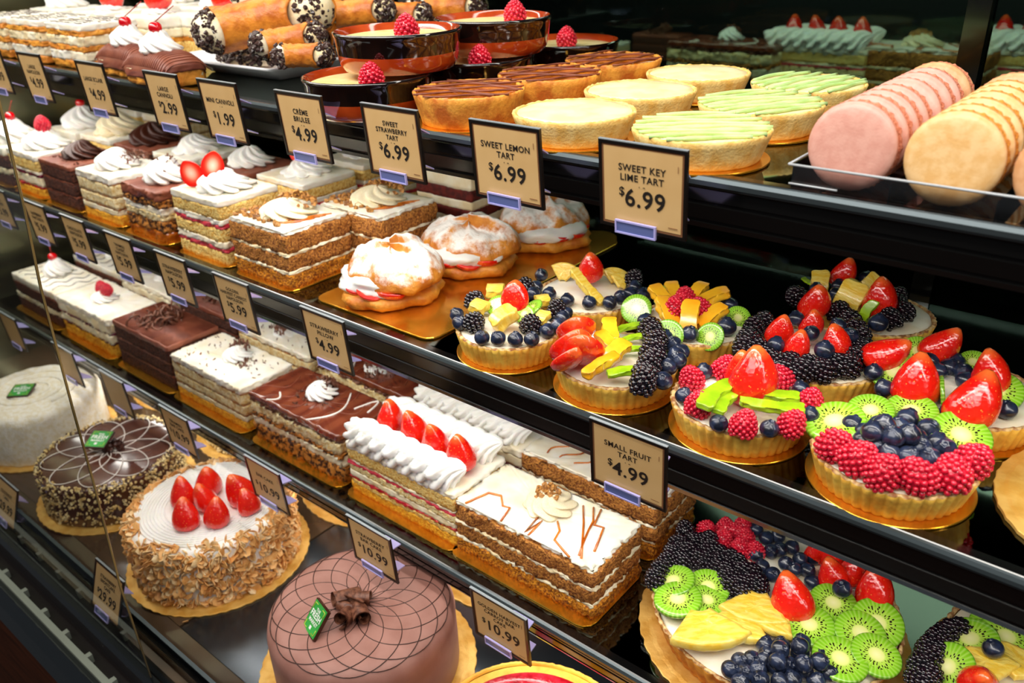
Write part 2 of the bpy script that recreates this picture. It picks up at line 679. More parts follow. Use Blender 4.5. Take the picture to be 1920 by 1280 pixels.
RASP = berry_mesh('raspberry', 'raspberry', 0.0096, 0.0118, 96, 0.0017, .28)
BLACK = [berry_mesh('blackberry', 'blackberry', 0.0076, 0.0100, 60, 0.0020, .1),
         berry_mesh('blackberry', 'blackberry', 0.0082, 0.0092, 58, 0.0021, .15)]


def blueberry_mesh():
    pr = [(0.0, -1)] + [(math.sin(PI * k / 12), -math.cos(PI * k / 12) * .9) for k in range(1, 11)]
    pr = pr[1:] + [(0.36, .93), (0.30, 1.0), (0.20, .84), (0.06, .80)]
    V, F = lathe(pr, 18, lambda th, k, r, z: 1 + (0.22 * np.cos(5 * th) if z > .9 else 0))
    return mesh('blueberry', np.array(V) * 0.0066, F, 'blueberry')


BLUE = blueberry_mesh()


def straw_mesh(seed=0, half=False):
    rr = random.Random(seed)
    pr = [(0.45, 0.0), (0.76, .03), (0.95, .12), (1.0, .24), (0.96, .38), (0.85, .53), (0.69, .67), (0.51, .80), (0.32, .91), (0.14, .985)]
    ph = rr.random() * 6
    V, F = lathe([(r * .0125, z * .030) for r, z in pr], 26,
                 lambda th, k, r, z: 1 + .05 * np.sin(2 * th + ph) + .03 * np.sin(3 * th + 2 * ph))
    V = np.array(V)
    V[:, 0] += 0.002 * np.sin(V[:, 2] * 90 + ph)
    m_ = mesh('strawberry', V, F, 'strawberry')
    return m_


STRAW = [straw_mesh(i) for i in range(3)]


def straw_half_mesh():
    n = 26
    items = []
    out = []
    for k in range(n):
        a = 2 * PI * k / n
        z = 0.015 - 0.015 * math.cos(a)
        wv = 0.0122 * abs(math.sin(a)) ** (.75 if z < .015 else 1.25) * (1.14 - .28 * z / .03)
        out.append((math.copysign(wv, math.sin(a)), z))
    R = []
    for (y, s) in ((0.0, 1.0), (0.0012, 1.02), (0.004, .93), (0.0065, .68), (0.0078, .3)):
        R.append(np.array([(x * s, y, (z - .015) * s + .015) for x, z in out]))
    V, F = rings(R, True, True)
    me = mesh('strawberry_half', V, F, ['strawberry', 'straw_flesh'])
    k = len(F) - n - 1
    me.polygons[k].material_index = 1
    me.polygons[k].use_smooth = False
    return me


STRAWH = straw_half_mesh()


def kiwi_mesh(r=0.02, t=0.004, arc=None):
    V, F = lathe([(r * .94, -t / 2), (r, -t * .3), (r, t * .3), (r * .95, t / 2), (r * .7, t * .52), (r * .35, t * .46), (r * .1, t * .5)], 40)
    return mesh('kiwi_slice', V, F, 'kiwi')


KIWI = kiwi_mesh()


def wedge_mesh(name, m, L_=0.022, w_=0.012, t=0.006, bend=0.0, sd=1):
    """a cut chunk or stick of fruit with softened edges"""
    V, F = slab(w_, L_, lambda x, y: 0, lambda x, y: t * (1 - .25 * (2 * y / L_) ** 2), r=w_ * .22, step=.0015, rough=.0006, sd=sd, fine=200)
    V = np.array(V)
    V[:, 0] += bend * (V[:, 1] / L_) ** 2
    return mesh(name, V, F, m)


PINE = [wedge_mesh('pineapple_chunk', 'pineapple', .020, .015, .009, sd=3), wedge_mesh('pineapple_chunk', 'pineapple', .026, .012, .008, .01, sd=5)]
def fan_mesh():
    out = []
    a0 = math.radians(38)
    for t in np.linspace(-a0, a0, 22):
        out.append((.040 * math.sin(t), .040 * math.cos(t) - .026))
    for t in np.linspace(a0, -a0, 8):
        out.append((.010 * math.sin(t), .010 * math.cos(t) - .026))
    P_ = []
    for i in range(len(out)):
        a, b = np.array(out[i]), np.array(out[(i + 1) % len(out)])
        k = max(1, int(np.linalg.norm(b - a) / .0025))
        P_ += [a + (b - a) * j / k for j in range(k)]
    O = np.array(P_)
    R = [np.column_stack([O * s, np.array([z + .0008 * nz(p[0], p[1], z, 220) for p in O])]) for s, z in ((.97, 0), (1, .001), (1, .0045), (.96, .006), (.8, .0064), (.5, .0060), (.2, .0062))]
    V, F = rings(R, True, True)
    return mesh('pineapple_slice', V, F, 'pineapple')


PINEFAN = fan_mesh()
PSTRIP = wedge_mesh('pineapple_slice', 'pineapple', .048, .009, .007, .012, sd=18)
MANGO = wedge_mesh('mango_slice', 'mango', .026, .012, .006, .006, sd=9)
STICK = wedge_mesh('kiwi_stick', 'apple_green', .036, .009, .0036, .014, sd=11)
MSTICK = wedge_mesh('mango_stick', 'mango', .030, .007, .006, 0, sd=12)
CHERRY = mesh('cherry', *lathe([(r * .0078, z * .0074) for r, z in [(math.sin(PI * k / 12), -math.cos(PI * k / 12)) for k in range(1, 11)] + [(.3, .88), (.12, .80)]], 20), 'cherry')


def rosette_vf(r=0.022, h=0.022, lobes=9, twist=2.2, depth=.15, n=72, nr=26, tip=1.0):
    pr, k = [], 0
    for i in range(nr):
        t = i / (nr - 1)
        # piled turns of a star nozzle
        R_ = r * (1 - t) ** .62 * (1 + .02 * math.sin(t * 3 * 2 * PI)) if t < 1 else 0
        R_ = max(R_, r * .03)
        pr.append((R_, h * (t ** .85)))

    def f(th, k, rr, z):
        t = k / (nr - 1)
        return (1 + depth * 1.45 * (np.abs(np.cos(lobes / 2 * (th + twist * t * .75))) ** .8 * 2 - 1)) * (.9 + .1 * min(1, k / 2))
    V, F = lathe(pr, n, f)
    V = np.array(V)
    off = (V[:, 2] / h)
    V[:, 0] += .10 * r * np.sin(off * 7)
    V[:, 1] += .10 * r * np.cos(off * 7) - .10 * r
    return V, F


ROS = {}


def rosette(parent, x, y, z, r=.022, h=.020, m='whip', name='whipped_cream_rosette', lobes=9, rz=0.0, depth=.15):
    key = (m, lobes, depth)
    if key not in ROS:
        ROS[key] = mesh(name, *rosette_vf(1, 1, lobes, depth=depth), m)
    return put(name, ROS[key], parent, (x, y, z), (0, 0, rz), (r * .94, r * .94, h * 1.25))


def bits_vf(pts, size, kind='chip', rr=None):
    """small loose bits merged: chip (chocolate flakes), nut lumps, curls, flakes"""
    rr = rr or rnd
    items = []
    for (x, y, z) in pts:
        s = size * rr.uniform(.6, 1.3)
        e = euler(rr.uniform(0, PI), rr.uniform(0, PI), rr.uniform(0, 2 * PI))
        if kind == 'curl':
            a0 = rr.uniform(0, 6)
            L_ = rr.uniform(2.5, 4.5)
            P = [(math.cos(a0 + t * L_) * s, math.sin(a0 + t * L_) * s, t * s * 1.5) for t in np.linspace(0, 1, 8)]
            vf = tube(P, s * .17, 4)
        elif kind == 'flake':
            c = circ(7, s)
            c[:, 0] *= .62
            V = [(p[0], p[1], s * .25 * (p[1] / s) ** 2) for p in c] + [(p[0], p[1], s * .25 * (p[1] / s) ** 2 + s * .10) for p in c]
            F = [tuple(reversed(range(7))), tuple(range(7, 14))] + [(i, (i + 1) % 7, 7 + (i + 1) % 7, 7 + i) for i in range(7)]
            vf = (V, F)
        elif kind == 'cone':
            vf = lathe([(s * .7, 0), (s * .75, s * .3), (s * .4, s * .8), (s * .08, s * 1.15)], 6)
        elif kind == 'shave':
            vf = box(-s * 1.1, s * 1.1, -s * .35, s * .35, -s * .12, s * .12)
        else:
            vf = box(-s * .6, s * .6, -s * .5, s * .5, -s * .4, s * .4)
            V = np.array(vf[0])
            V = V * (1 + .35 * (nrs.rand(8, 1) - .5) * 2)
            vf = (V, vf[1])
        items.append(xf(vf, (x, y, z), e))
    return merge(items)


def heap(n, cx, cy, z0, r, h, rr=None):
    rr = rr or rnd
    P = []
    for _ in range(n):
        a, q = rr.uniform(0, 2 * PI), math.sqrt(rr.random())
        P.append((cx + r * q * math.cos(a), cy + r * q * math.sin(a), z0 + h * (1 - q * q) * rr.uniform(.4, 1)))
    return P


def bits(parent, name, pts, size, kind, m, stuff=True, smooth=False):
    o = part(name, bits_vf(pts, size, kind), m, parent, smooth=smooth)
    if stuff:
        o['kind'] = 'stuff'
    return o


def drizzle(parent, name, polys, r, m, n=6):
    return part(name, merge([tube(p, r, n) for p in polys]), m, parent)


def wiggle(x0, y0, x1, y1, z, n=24, amp=.004, waves=3, ph=0.0):
    P = []
    dx, dy = x1 - x0, y1 - y0
    l = math.hypot(dx, dy)
    for i in range(n + 1):
        t = i / n
        o = amp * math.sin(ph + t * waves * 2 * PI)
        P.append((x0 + dx * t - dy / l * o, y0 + dy * t + dx / l * o, z))
    return P


# ------------------------------------------------------------------ the display case
X0, X1 = -1.668, 0.70


def struct(name, VF, m, smooth=False, label=None):
    o = part(name, VF, m, smooth=smooth)
    return tag(o, label, kind='structure')


struct('floor', box(-6, 4, -4, 6, -0.05, 0), 'wood')
# a wood-laminate base with the black bumper, the vent grille and the rail on top
bd = thing('bakery_case', 'black and wood display case base with a slotted vent rail below the cake deck', 'display case', (0, 0, 0))
part('base_panel', box(X0, X1, 0.205, 1.0, 0.0, H - 0.775), 'wood', bd, smooth=False)
part('bumper', extrude_x([(0.180, H - .780), (0.176, H - .762), (0.184, H - .752), (0.197, H - .750), (0.205, H - .757), (0.205, H - .785)], X0, X1), 'rail', bd, smooth=False)
part('vent_grille', box(X0, X1, 0.205, 0.2125, H - .775, H - .7525), 'grille', bd, smooth=False)
part('grille_channel', box(X0, X1, 0.2125, 0.232, H - .775, H - .764), 'black_board', bd, smooth=False)
vt = mesh('vent_tooth', *box(0, .007, 0.2120, 0.2185, H - .770, H - .7526), 'grille', False)
for x in np.arange(X0, -.35, .058):
    put('vent_tooth', vt, bd, (x, 0, 0))
part('glass_rail', extrude_x([(0.232, H - .775), (0.230, H - .738), (0.234, H - .732), (0.240, H - .732), (0.243, H - .736), (0.243, H - .745), (0.252, H - .745), (0.252, H - .775)], X0, X1), 'rail', bd, smooth=False)
# deck
dk = thing('cake_deck', 'glossy dark brown deck carrying the whole round cakes', 'shelf', (0, 0, 0))
part('deck_plate', box(X0, -0.772, 0.293, 0.88, H - .735, ZD), 'deck', dk, smooth=False)
part('deck_plate', box(-0.769, X1, 0.293, 0.88, H - .735, ZD), 'steel_dark', dk, smooth=False)['label'] = 'grey steel deck plate'
part('front_slope', extrude_x([(0.2925, H - .740), (0.2925, H - .7205), (0.252, H - .738), (0.252, H - .745)], X0, X1), 'deck', dk, smooth=False)
dk = thing('price_rail', 'clear upright price rail running along the front of the cake deck', 'rail', (0, 0, 0))
part('price_strip', merge([box(X0, X1, 0.2595, 0.2615, H - .735, H - .693)]), 'tray_plastic', dk, smooth=False)
part('strip_edge', merge([box(X0, X1, 0.2585, 0.2625, H - .6935, H - .6915)]), 'shelf_edge', dk, smooth=False)

struct('wall_left', box(X0 - .03, X0, 0.235, 0.93, 0.0, H + .5), 'steel', label='brushed steel end wall of the display case')


def shelf(name, ze, ye, hgt, label, depth):
    t = thing(name, label, 'shelf', (0, 0, 0))
    part('glass_plate', box(X0 + .001, X1, ye + .012, depth, ze - .007, ze), 'shelf_glass', t, smooth=False)
    pr = [(ye + .012, ze - .0005), (ye + .012, ze + .0012), (ye + .0035, ze + .0015), (ye, ze - .001), (ye - .0012, ze - .006), (ye + .002, ze - .008),
          (ye + .002, ze - hgt * .45), (ye + .0035, ze - hgt * .47), (ye + .0035, ze - hgt * .52), (ye + .002, ze - hgt * .54),
          (ye + .003, ze - hgt * .82), (ye + .0045, ze - hgt * .84), (ye + .0045, ze - hgt * .88), (ye + .003, ze - hgt * .9),
          (ye + .004, ze - hgt), (ye + .016, ze - hgt), (ye + .016, ze - .0095), (ye + .012, ze - .0085)]
    part('front_fascia', extrude_x(pr, X0 + .001, X1), 'shelf_black', t, smooth=False)
    part('edge_lip', extrude_x([(ye - .0014, ze - .0045), (ye - .0020, ze - .001), (ye - .0005, ze + .0014), (ye + .0016, ze + .0018), (ye + .0010, ze + .0012), (ye - .0012, ze - .0044)], X0 + .001, X1), 'shelf_edge', t, smooth=False)
    lp = part('lamp_housing', box(X0 + .03, X1 - .03, ye + .018, ye + .050, ze - .020, ze - .0075), 'shelf_black', t, smooth=False)
    return t


shelf('glass_shelf', ZA, YA, .036, 'top glass shelf with black front edge carrying dessert tarts and macarons', .875)
shelf('glass_shelf', ZB, YB, .042, 'middle glass shelf with black front edge carrying cake squares and small fruit tarts', .875)
shelf('glass_shelf', ZC, YC, .026, 'lowest glass shelf with black front edge carrying long cake slabs', .875)

# dark glass rear doors and an added counter for cakes they reflect
for i, (xa, xb) in enumerate(((X0, -.93), (-.95, -.18), (-.20, X1))):
    d = thing('sliding_door', ['dark glass rear door at the left end of the case', 'dark glass rear door behind the caramel and lemon tarts', 'dark glass rear door behind the macaron rows'][i], 'door', (0, 0, 0), group='rear doors of the case')
    yy = YBACK + (.012 if i == 1 else 0)
    part('glass', box(xa, xb, yy, yy + .005, ZD, H + .02), 'back_glass', d, smooth=False)
    part('frame', merge([box(xa, xb, yy - .004, yy + .009, H + .02, H + .06), box(xa, xa + .02, yy - .004, yy + .009, ZD, H + .02), box(xb - .02, xb, yy - .004, yy + .009, ZD, H + .02)]), 'shelf_black', d, smooth=False)
hb = thing('case_header', 'black header beam with a teal strip above the rear doors', 'beam', (0, 0, 0))
part('beam', box(X0, X1, .80, .885, H - .060, H - .0), 'shelf_black', hb, smooth=False)
part('trim_strip', box(X0, X1, .790, .80, H - .066, H - .050), 'teal_trim', hb, smooth=False)
hb.location.z = .0
struct('wall_back', box(-6, 4, 2.6, 2.65, 0, H + 1.5), 'rear_dark')
rc = thing('added_rear_counter', 'added dark counter behind the case, carrying the cake copies that stand in for reflections', 'counter', (0, 0, 0))
part('counter_top', box(-3.0, 1.0, 1.55, 2.2, H - .42, H - .39), 'black_board', rc, smooth=False)
part('counter_body', box(-3.0, 1.0, 1.6, 2.2, 0, H - .42), 'rear_dark', rc, smooth=False)

# front glass: the left pane ends in a bright cut edge
prof = [(.2375, H - .735), (.236, H - .60), (.2415, H - .47), (.2435, H - .39), (.248, H - .27), (.254, H - .20), (.2585, H - .13), (.261, H - .08), (.263, H + .02), (.262, H + .3)]
gp = thing('display_case_glass', 'clear curved front glass at the left, ending in a thin bright edge', 'glass', (0, 0, 0))
XS = -.742
P2 = [(y, z) for y, z in prof]
Vg, Fg = [], []
th_ = .0025
for (y, z) in P2:
    Vg += [(X0, y, z), (XS, y, z)]
Fg = [(2 * i, 2 * i + 1, 2 * i + 3, 2 * i + 2) for i in range(len(P2) - 1)]
part('glass', (Vg, Fg), 'pane', gp)
ed = merge([tube([(XS, y, z) for y, z in prof], .0011, 5)])
mat('glass_edge', '6a5c34', 'b89a60', 4, .25, metal=.3)
mat('glass_edge_dark', '241410', None, rough=.2, coat=.5)
part('polished_edge', ed, 'glass_edge', gp)
part('edge_seal', merge([tube([(XS - .0022, y + .0004, z) for y, z in prof], .0011, 5)]), 'glass_edge_dark', gp)

# ------------------------------------------------------------------ price signs
FONT_CACHE = {}


def text_vf(s, size, off=0.0, squash=1.0):
    key = (s, size, off)
    if key in FONT_CACHE:
        return FONT_CACHE[key]
    cu = bpy.data.curves.new('t', 'FONT')
    cu.body = s
    cu.size = size
    cu.align_x = 'CENTER'
    cu.align_y = 'CENTER'
    cu.offset = off
    cu.resolution_u = 3
    cu.space_character = 1.08
    o = bpy.data.objects.new('t', cu)
    COL.objects.link(o)
    dg = bpy.context.evaluated_depsgraph_get()
    me = bpy.data.meshes.new_from_object(o.evaluated_get(dg))
    V = np.array([tuple(v.co) for v in me.vertices])
    F = [tuple(p.vertices) for p in me.polygons]
    bpy.data.objects.remove(o)
    bpy.data.curves.remove(cu)
    bpy.data.meshes.remove(me)
    FONT_CACHE[key] = (V, F)
    return V, F


SW, SH = .067, .0605


def sign(px, py, level, lines, price, label, group, blank=False):
    """px, py: top left corner in the photograph; the sign hangs on the price rail of its shelf"""
    # top edges run in one plane per rail
    y, zt, tilt = {'A': (.470, H - .1312, 4), 'B': (.4495, H - .3365, 4), 'C': (.420, H - .5465, 4), 'D': (.2475, H - .662, -20)}[level]
    r = RW @ np.array([px - 960.0, py - 640.0, FPX])
    x = r[0] * (y / r[1])
    t = thing('price_sign', label, 'sign', (x + SW / 2, y, zt - SH), group=group)
    a = math.radians(tilt)
    t.rotation_euler = (a, 0, 0)
    b = .0022

    def fr(x0, x1, z0, z1, y0, y1):
        return box(x0, x1, y0, y1, z0, z1)
    hw = SW / 2
    part('frame', merge([fr(-hw, hw, 0, b, -.0012, .0012), fr(-hw, hw, SH - b, SH, -.0012, .0012), fr(-hw, -hw + b, b, SH - b, -.0012, .0012), fr(hw - b, hw, b, SH - b, -.0012, .0012), fr(-hw + b, hw - b, b, SH - b, .0002, .0012)]), 'sign_black', t, smooth=False)
    part('card_border', fr(-hw + b, hw - b, b, SH - b, -.0003, .0002), 'sign_brown', t, smooth=False)
    part('card', fr(-hw + b + .0016, hw - b - .0016, b + .0016, SH - b - .0016, -.0006, -.0003), 'sign_card', t, smooth=False)
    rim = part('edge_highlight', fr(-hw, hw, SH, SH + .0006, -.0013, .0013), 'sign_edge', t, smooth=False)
    rot = euler(PI / 2, 0, 0)
    its = []
    if not blank:
        n = len(lines)
        zc0 = .0435 + (n - 2) * .0028
        sz = .0066 if n < 3 and max(map(len, lines)) < 13 else .0056 if max(map(len, lines)) < 15 else .0050
        for i, s in enumerate(lines):
            its.append(xf(text_vf(s, sz, .00012), (0, -.0009, zc0 - i * sz * 1.02), rot))
        its += [xf(box(-.0003, .0003, -.0003, .0003, 0, .0001), (dx, -.0009, zc0 - n * sz * 1.02 + .0015), rot) for dx in (-.0018, .0014, .0022)]
        part('product_name', merge(its), 'ink', t, smooth=False)
        pv = [xf(text_vf('$', .0088, .00012), (-.0155 - .0046 * (len(price) - 4), -.0009, .0265), rot),
              xf(text_vf(price, .0172, .0003), (.0025, -.0009, .0225), rot)]
        part('price', merge(pv), 'ink', t, smooth=False)
        part('fine_print', merge([xf(box(-.0035, .0035, -.00025, .00025, 0, .0001), (hw - .0095, -.0009, .0072), rot), xf(box(-.0002, .0002, -.0022, .0022, 0, .0001), (hw - .0065, -.0009, .0475), rot)]), 'sign_brown', t, smooth=False)
    cx = -.004
    cl = part('clip', merge([fr(cx - .016, cx + .016, -.0032, -.0020, -.0032, -.0014), fr(cx - .016, cx + .016, .0052, .0064, -.0032, -.0014), fr(cx - .016, cx - .0148, -.002, .0052, -.0032, -.0014), fr(cx + .0148, cx + .016, -.002, .0052, -.0032, -.0014)]), 'clip_rim', t, smooth=False)
    part('clip_window', fr(cx - .0148, cx + .0148, -.002, .0052, -.0026, -.0016), 'clip_fill', cl, smooth=False)
    # clear arms running back to the rail
    dpt = {'A': .034, 'B': .036, 'C': .042, 'D': .013}[level]
    for z, wd, xo in ((SH - .014, .022, dpt * .62), (.0165, .010, dpt * .72)):
        V = [(-hw * .6, .0014, z), (hw - .001, .0014, z), (hw - .0075, .0175, z - .009), (hw - .0075 - wd, .0175, z - .009)]
        V += [(a_, b_, c_ - .0012) for a_, b_, c_ in V]
        part('arm', (V, [(0, 1, 2, 3), (7, 6, 5, 4), (0, 4, 5, 1), (1, 5, 6, 2), (2, 6, 7, 3), (3, 7, 4, 0)]), 'clip_rim', t, smooth=False)
    return t


GA, GB, GC = 'price signs on the top shelf rail', 'price signs on the middle shelf rail', 'price signs on the lowest shelf rail'
sign(-32, 92, 'A', ['LARGE', 'NAPOLEON'], '4.99', 'price sign cut by the left frame edge on the top shelf rail', GA)
sign(38, 101, 'A', ['LARGE', 'NAPOLEON'], '4.99', 'price sign in front of the napoleon slices, left of the eclair sign', GA)
sign(147, 114, 'A', ['LARGE ECLAIR'], '4.99', 'price sign reading large eclair $4.99', GA)
sign(274, 129, 'A', ['LARGE', 'CANNOLI'], '2.99', 'price sign reading large cannoli $2.99', GA)
sign(375, 142, 'A', ['MINI CANNOLI'], '1.99', 'price sign reading mini cannoli $1.99', GA)
sign(521, 164, 'A', ['CRÈME', 'BRULEE'], '4.99', 'price sign reading crème brulee $4.99', GA)
sign(683, 187, 'A', ['SWEET', 'STRAWBERRY', 'TART'], '6.99', 'price sign reading sweet strawberry tart $6.99', GA)
sign(887, 217, 'A', ['SWEET LEMON', 'TART'], '6.99', 'price sign reading sweet lemon tart $6.99', GA)
sign(1130, 253, 'A', ['SWEET KEY', 'LIME TART'], '6.99', 'price sign reading sweet key lime tart $6.99', GA)
sign(-20, 352, 'B', ['CAKE', 'SQUARE'], '5.99', 'price sign at the left frame edge on the middle shelf rail', GB)
sign(47, 371, 'B', ['RASPBERRY', 'NAPOLEON'], '5.99', 'price sign under the raspberry layer square on the middle shelf rail', GB)
sign(118, 402, 'B', ['CHOCOLATE', 'NAPOLEON'], '5.99', 'price sign below the dark chocolate square on the middle shelf rail', GB)
sign(200, 432, 'B', ['TIRAMISU', 'CLASSIC', 'NAPOLEON'], '5.99', 'price sign below the tiramisu square with three text lines, $5.99', GB)
sign(294, 464, 'B', ['STRAWBERRY', 'NAPOLEON'], '5.99', 'price sign below the caramel chocolate square with two text lines, $5.99', GB)
sign(404, 508, 'B', ['GOLDEN', 'HARVEST CARROT', 'NAPOLEON'], '5.99', 'price sign reading golden harvest carrot napoleon $5.99', GB)
sign(569, 573, 'B', ['STRAWBERRY', 'PILLOW'], '4.99', 'price sign reading strawberry pillow $4.99', GB)
sign(1112, 778, 'B', ['SMALL FRUIT', 'TART'], '4.99', 'price sign reading small fruit tart $4.99', GB)
sign(2, 585, 'C', [], '', 'tan price sign above the deck seen through the left glass pane, leftmost of its rail', GC, blank=True)
sign(100, 634, 'C', [], '', 'blank looking tan price sign over the white coconut cake', GC, blank=True)
sign(192, 695, 'C', [], '', 'blank looking tan price sign above the flower patterned chocolate cake', GC, blank=True)
sign(305, 763, 'C', ['TIRAMISU', 'BAR CAKE'], '10.99', 'price sign above the strawberry almond cake, left of the shaded one', GC)
sign(465, 856, 'C', ['BAR CAKE'], '10.99', 'shaded price sign touching the right side of the strawberry almond cake', GC)
sign(655, 962, 'C', ['STRAWBERRY', 'BAR CAKE'], '10.99', 'price sign over the lattice chocolate cake reading $10.99', GC)
sign(887, 1094, 'C', ['GOLDEN HARVEST', 'CARROT BAR', 'CAKE'], '10.99', 'price sign below the carrot bar cake reading golden harvest carrot bar cake', GC)
sign(146, 1057, 'D', ['STRAWBERRY', 'SHORTCAKE', 'CAKE'], '29.99', 'lone price sign on the deck strip reading $29.99', 'price signs on the deck strip')
sign(-42, 880, 'D', ['COCONUT', 'CAKE'], '29.99', 'price sign on the deck strip cut by the left frame edge', 'price signs on the deck strip')


# ------------------------------------------------------------------ gold cards
def card(name, label, x0, x1, y0, y1, z, group=None, m='gold', t=.0016):
    cx, cy = (x0 + x1) / 2, (y0 + y1) / 2
    O = rrect(x1 - x0, y1 - y0, .014, .01)
    R = [np.column_stack([O * s, np.full(len(O), zz)]) for s, zz in ((.995, 0), (1, .0004), (1, t - .0004), (.995, t))]
    V, F = rings(R, True, True)
    o = put(name, mesh(name, V, F, m, False), None, (cx, cy, z + .0002))
    return tag(o, label, 'cake board', group)


def disc(label, x, y, z, r, scallop=0, m='gold', name='round_cake_board', t=.0016, group=None, cat='cake board'):
    n = 120
    f = (lambda th, k, rr, zz: 1 + .018 * np.abs(np.cos(scallop / 2 * th))) if scallop else None
    V, F = lathe([(r * .99, 0), (r, .0003), (r, t - .0003), (r * .993, t)] + ([(r * .93, t), (r * .90, t + .0006), (r * .5, t + .0004)] if scallop else []), n, f)
    o = put(name, mesh(name, V, F, m, False), None, (x, y, z + .0002))
    return tag(o, label, cat, group)


# ------------------------------------------------------------------ layered squares and slabs
def layered(name, label, cat, xr, yf, z, w, d, layers, group=None, seed=0, wav=.0009, rough=.0006, top_bevel=.001):
    t = thing(name, label, cat, (xr - w / 2, yf + d / 2, z), group=group)
    zz = 0.0
    bs = []
    for k, L_ in enumerate(layers):
        bs.append(zz)
        zz += L_[1]
    bs.append(zz)
    n = len(layers)

    def bound(k):
        a = 0 if k in (0, n) else wav
        z0_ = bs[k]
        return lambda x, y: z0_ + a * (nz(x + seed, y, k * 3.7, 35) + .6 * nz(x, y + seed, k * 1.7, 110))
    for k, L_ in enumerate(layers):
        m, th, pn = L_[:3]
        rg = L_[3] if len(L_) > 3 else rough
        out = L_[4] if len(L_) > 4 else 0
        top = k == n - 1
        vf = slab(w, d, bound(k), bound(k + 1), r=.003, step=.0035, rough=rg, sd=seed + k, bevel=top_bevel if top else 0, out=out, topdisp=(.0014 if top else 0))
        part(pn, vf, m, t)
    t['h'] = zz
    return t


def H_(t):
    return t['h']


S_ = 'sponge_layer'
C_ = 'cream_layer'
J_ = 'jam_layer'


# ---- recipes (layers from the bottom)
def L_straw(h):
    return [('sponge', .20 * h, S_), ('jam_pink', .07 * h, J_, .0012), ('cream', .10 * h, C_, .0010), ('sponge', .20 * h, S_), ('jam_pink', .06 * h, J_, .0012), ('cream', .09 * h, C_, .001), ('sponge', .18 * h, S_), ('cream', .10 * h, 'frosting')]


def L_carrot(h):
    return [('carrot_gold', .26 * h, S_, .0014), ('cream_warm', .05 * h, C_, .0010), ('carrot', .27 * h, S_, .0014), ('cream_warm', .05 * h, C_, .001), ('carrot', .31 * h, S_, .0014), ('cream', .06 * h, 'frosting', .0016, -.002)]


def L_tira(h):
    return [('sponge_gold', .20 * h, S_), ('cream_warm', .12 * h, C_), ('coffee_line', .03 * h, 'coffee_layer'), ('tira', .22 * h, S_), ('coffee_line', .025 * h, 'coffee_layer'), ('tira', .24 * h, S_), ('coffee_line', .025 * h, 'coffee_layer', .0008), ('cream', .14 * h, 'frosting', .0012, .0004)]


def L_choc(h):
    return [('choc_cake', .28 * h, S_), ('choc_cream', .05 * h, C_), ('choc_cake', .26 * h, S_), ('choc_cream', .04 * h, C_), ('choc_cake', .27 * h, S_), ('choc_top', .10 * h, 'frosting', .0005, .0006)]


def L_rasp(h):
    return [('sponge_gold', .20 * h, S_), ('jam', .06 * h, J_, .001), ('cream_warm', .22 * h, C_), ('jam_purple', .07 * h, J_, .001), ('cream', .06 * h, C_), ('sponge', .26 * h, S_), ('cream', .13 * h, 'frosting', .0008, .0005)]


def L_velvet(h):
    return [('choc_cake', .22 * h, S_), ('cream_warm', .13 * h, C_), ('velvet', .14 * h, S_), ('cream_warm', .13 * h, C_), ('velvet', .16 * h, S_), ('cream_warm', .22 * h, 'frosting')]


mat('velvet', '6e1c10', '4a0e08', 130, .8, .9, 600, detail=6)


def L_white(h):
    return [('sponge_gold', .30 * h, S_), ('jam_purple', .05 * h, J_), ('cream_warm', .22 * h, C_), ('jam_purple', .04 * h, J_), ('cream_warm', .24 * h, C_), ('cream', .15 * h, 'frosting', .0012, .0006)]


def L_bw(h):
    return [('choc_cake', .30 * h, S_), ('cream_warm', .16 * h, C_, .0012), ('choc_cake', .30 * h, S_), ('choc_cream', .04 * h, C_), ('cream', .20 * h, 'frosting')]


def L_swirl(h):
    return [('crumble', .34 * h, 'crumb_layer', .0022), ('cream_warm', .18 * h, C_, .0014), ('crumble', .08 * h, 'crumb_layer', .0018), ('tira', .22 * h, S_, .0016), ('shaving', .06 * h, 'crumb_coat', .0022), ('choc_swirl', .12 * h, 'chocolate_top', .0005, .0008)]


def L_caramel(h):
    return [('caramel', .20 * h, 'caramel_base', .0014), ('crumble', .22 * h, 'crumb_layer', .0020), ('tira', .14 * h, S_, .0014), ('cream', .12 * h, C_, .001), ('crumble', .14 * h, 'crumb_layer', .002), ('choc_top', .18 * h, 'chocolate_top', .002, .001)]


def L_pale(h):
    return [('jam_pink', .14 * h, J_), ('sponge', .46 * h, S_), ('cream', .36 * h, 'frosting')]


# ---- toppings
def top_fruit(parent, me, x, y, z, rot=(0, 0, 0), s=1.0, name=None):
    o = put(name or me.name.split('.')[0], me, parent, (x, y, z), rot, s)
    return o


def stem(parent, cx, cy, z, dx=.02, dy=.004, L_=.022):
    P = [(cx + dx * t, cy + dy * t, z + L_ * t * (1 - .25 * t)) for t in np.linspace(0, 1, 8)]
    part('stem', tube(P, .0006, 5), 'stem', parent)


def cherry_on(parent, x, y, z, dx=.015, dy=.004, L_=.020):
    c = put('cherry', CHERRY, parent, (x, y, z))
    part('cherry_stem', tube([(dx * t, dy * t, .006 + L_ * t) for t in np.linspace(0, 1, 8)], .0006, 5), 'stem', c)


def T_raspros(t, n=2):
    h = H_(t)
    rosette(t, 0, 0, h, .021, .014)
    for i in range(n):
        top_fruit(t, RASP, (-.0085 + .017 * i) if n > 1 else .0, .002, h + (.0175 if n > 1 else .024), (0, .2 * (1 - 2 * i) * -1, 0), .95, 'raspberry')


def T_carrot(t, slabw, cx=0, cy=0):
    h = H_(t)
    rosette(t, cx, cy, h, .026, .013, 'cream_warm', 'frosting_rosette', 8)
    bits(t, 'chopped_nuts', heap(44, cx - .003, cy + .002, h + .0125, .013, .006), .0034, 'nut', 'nut')


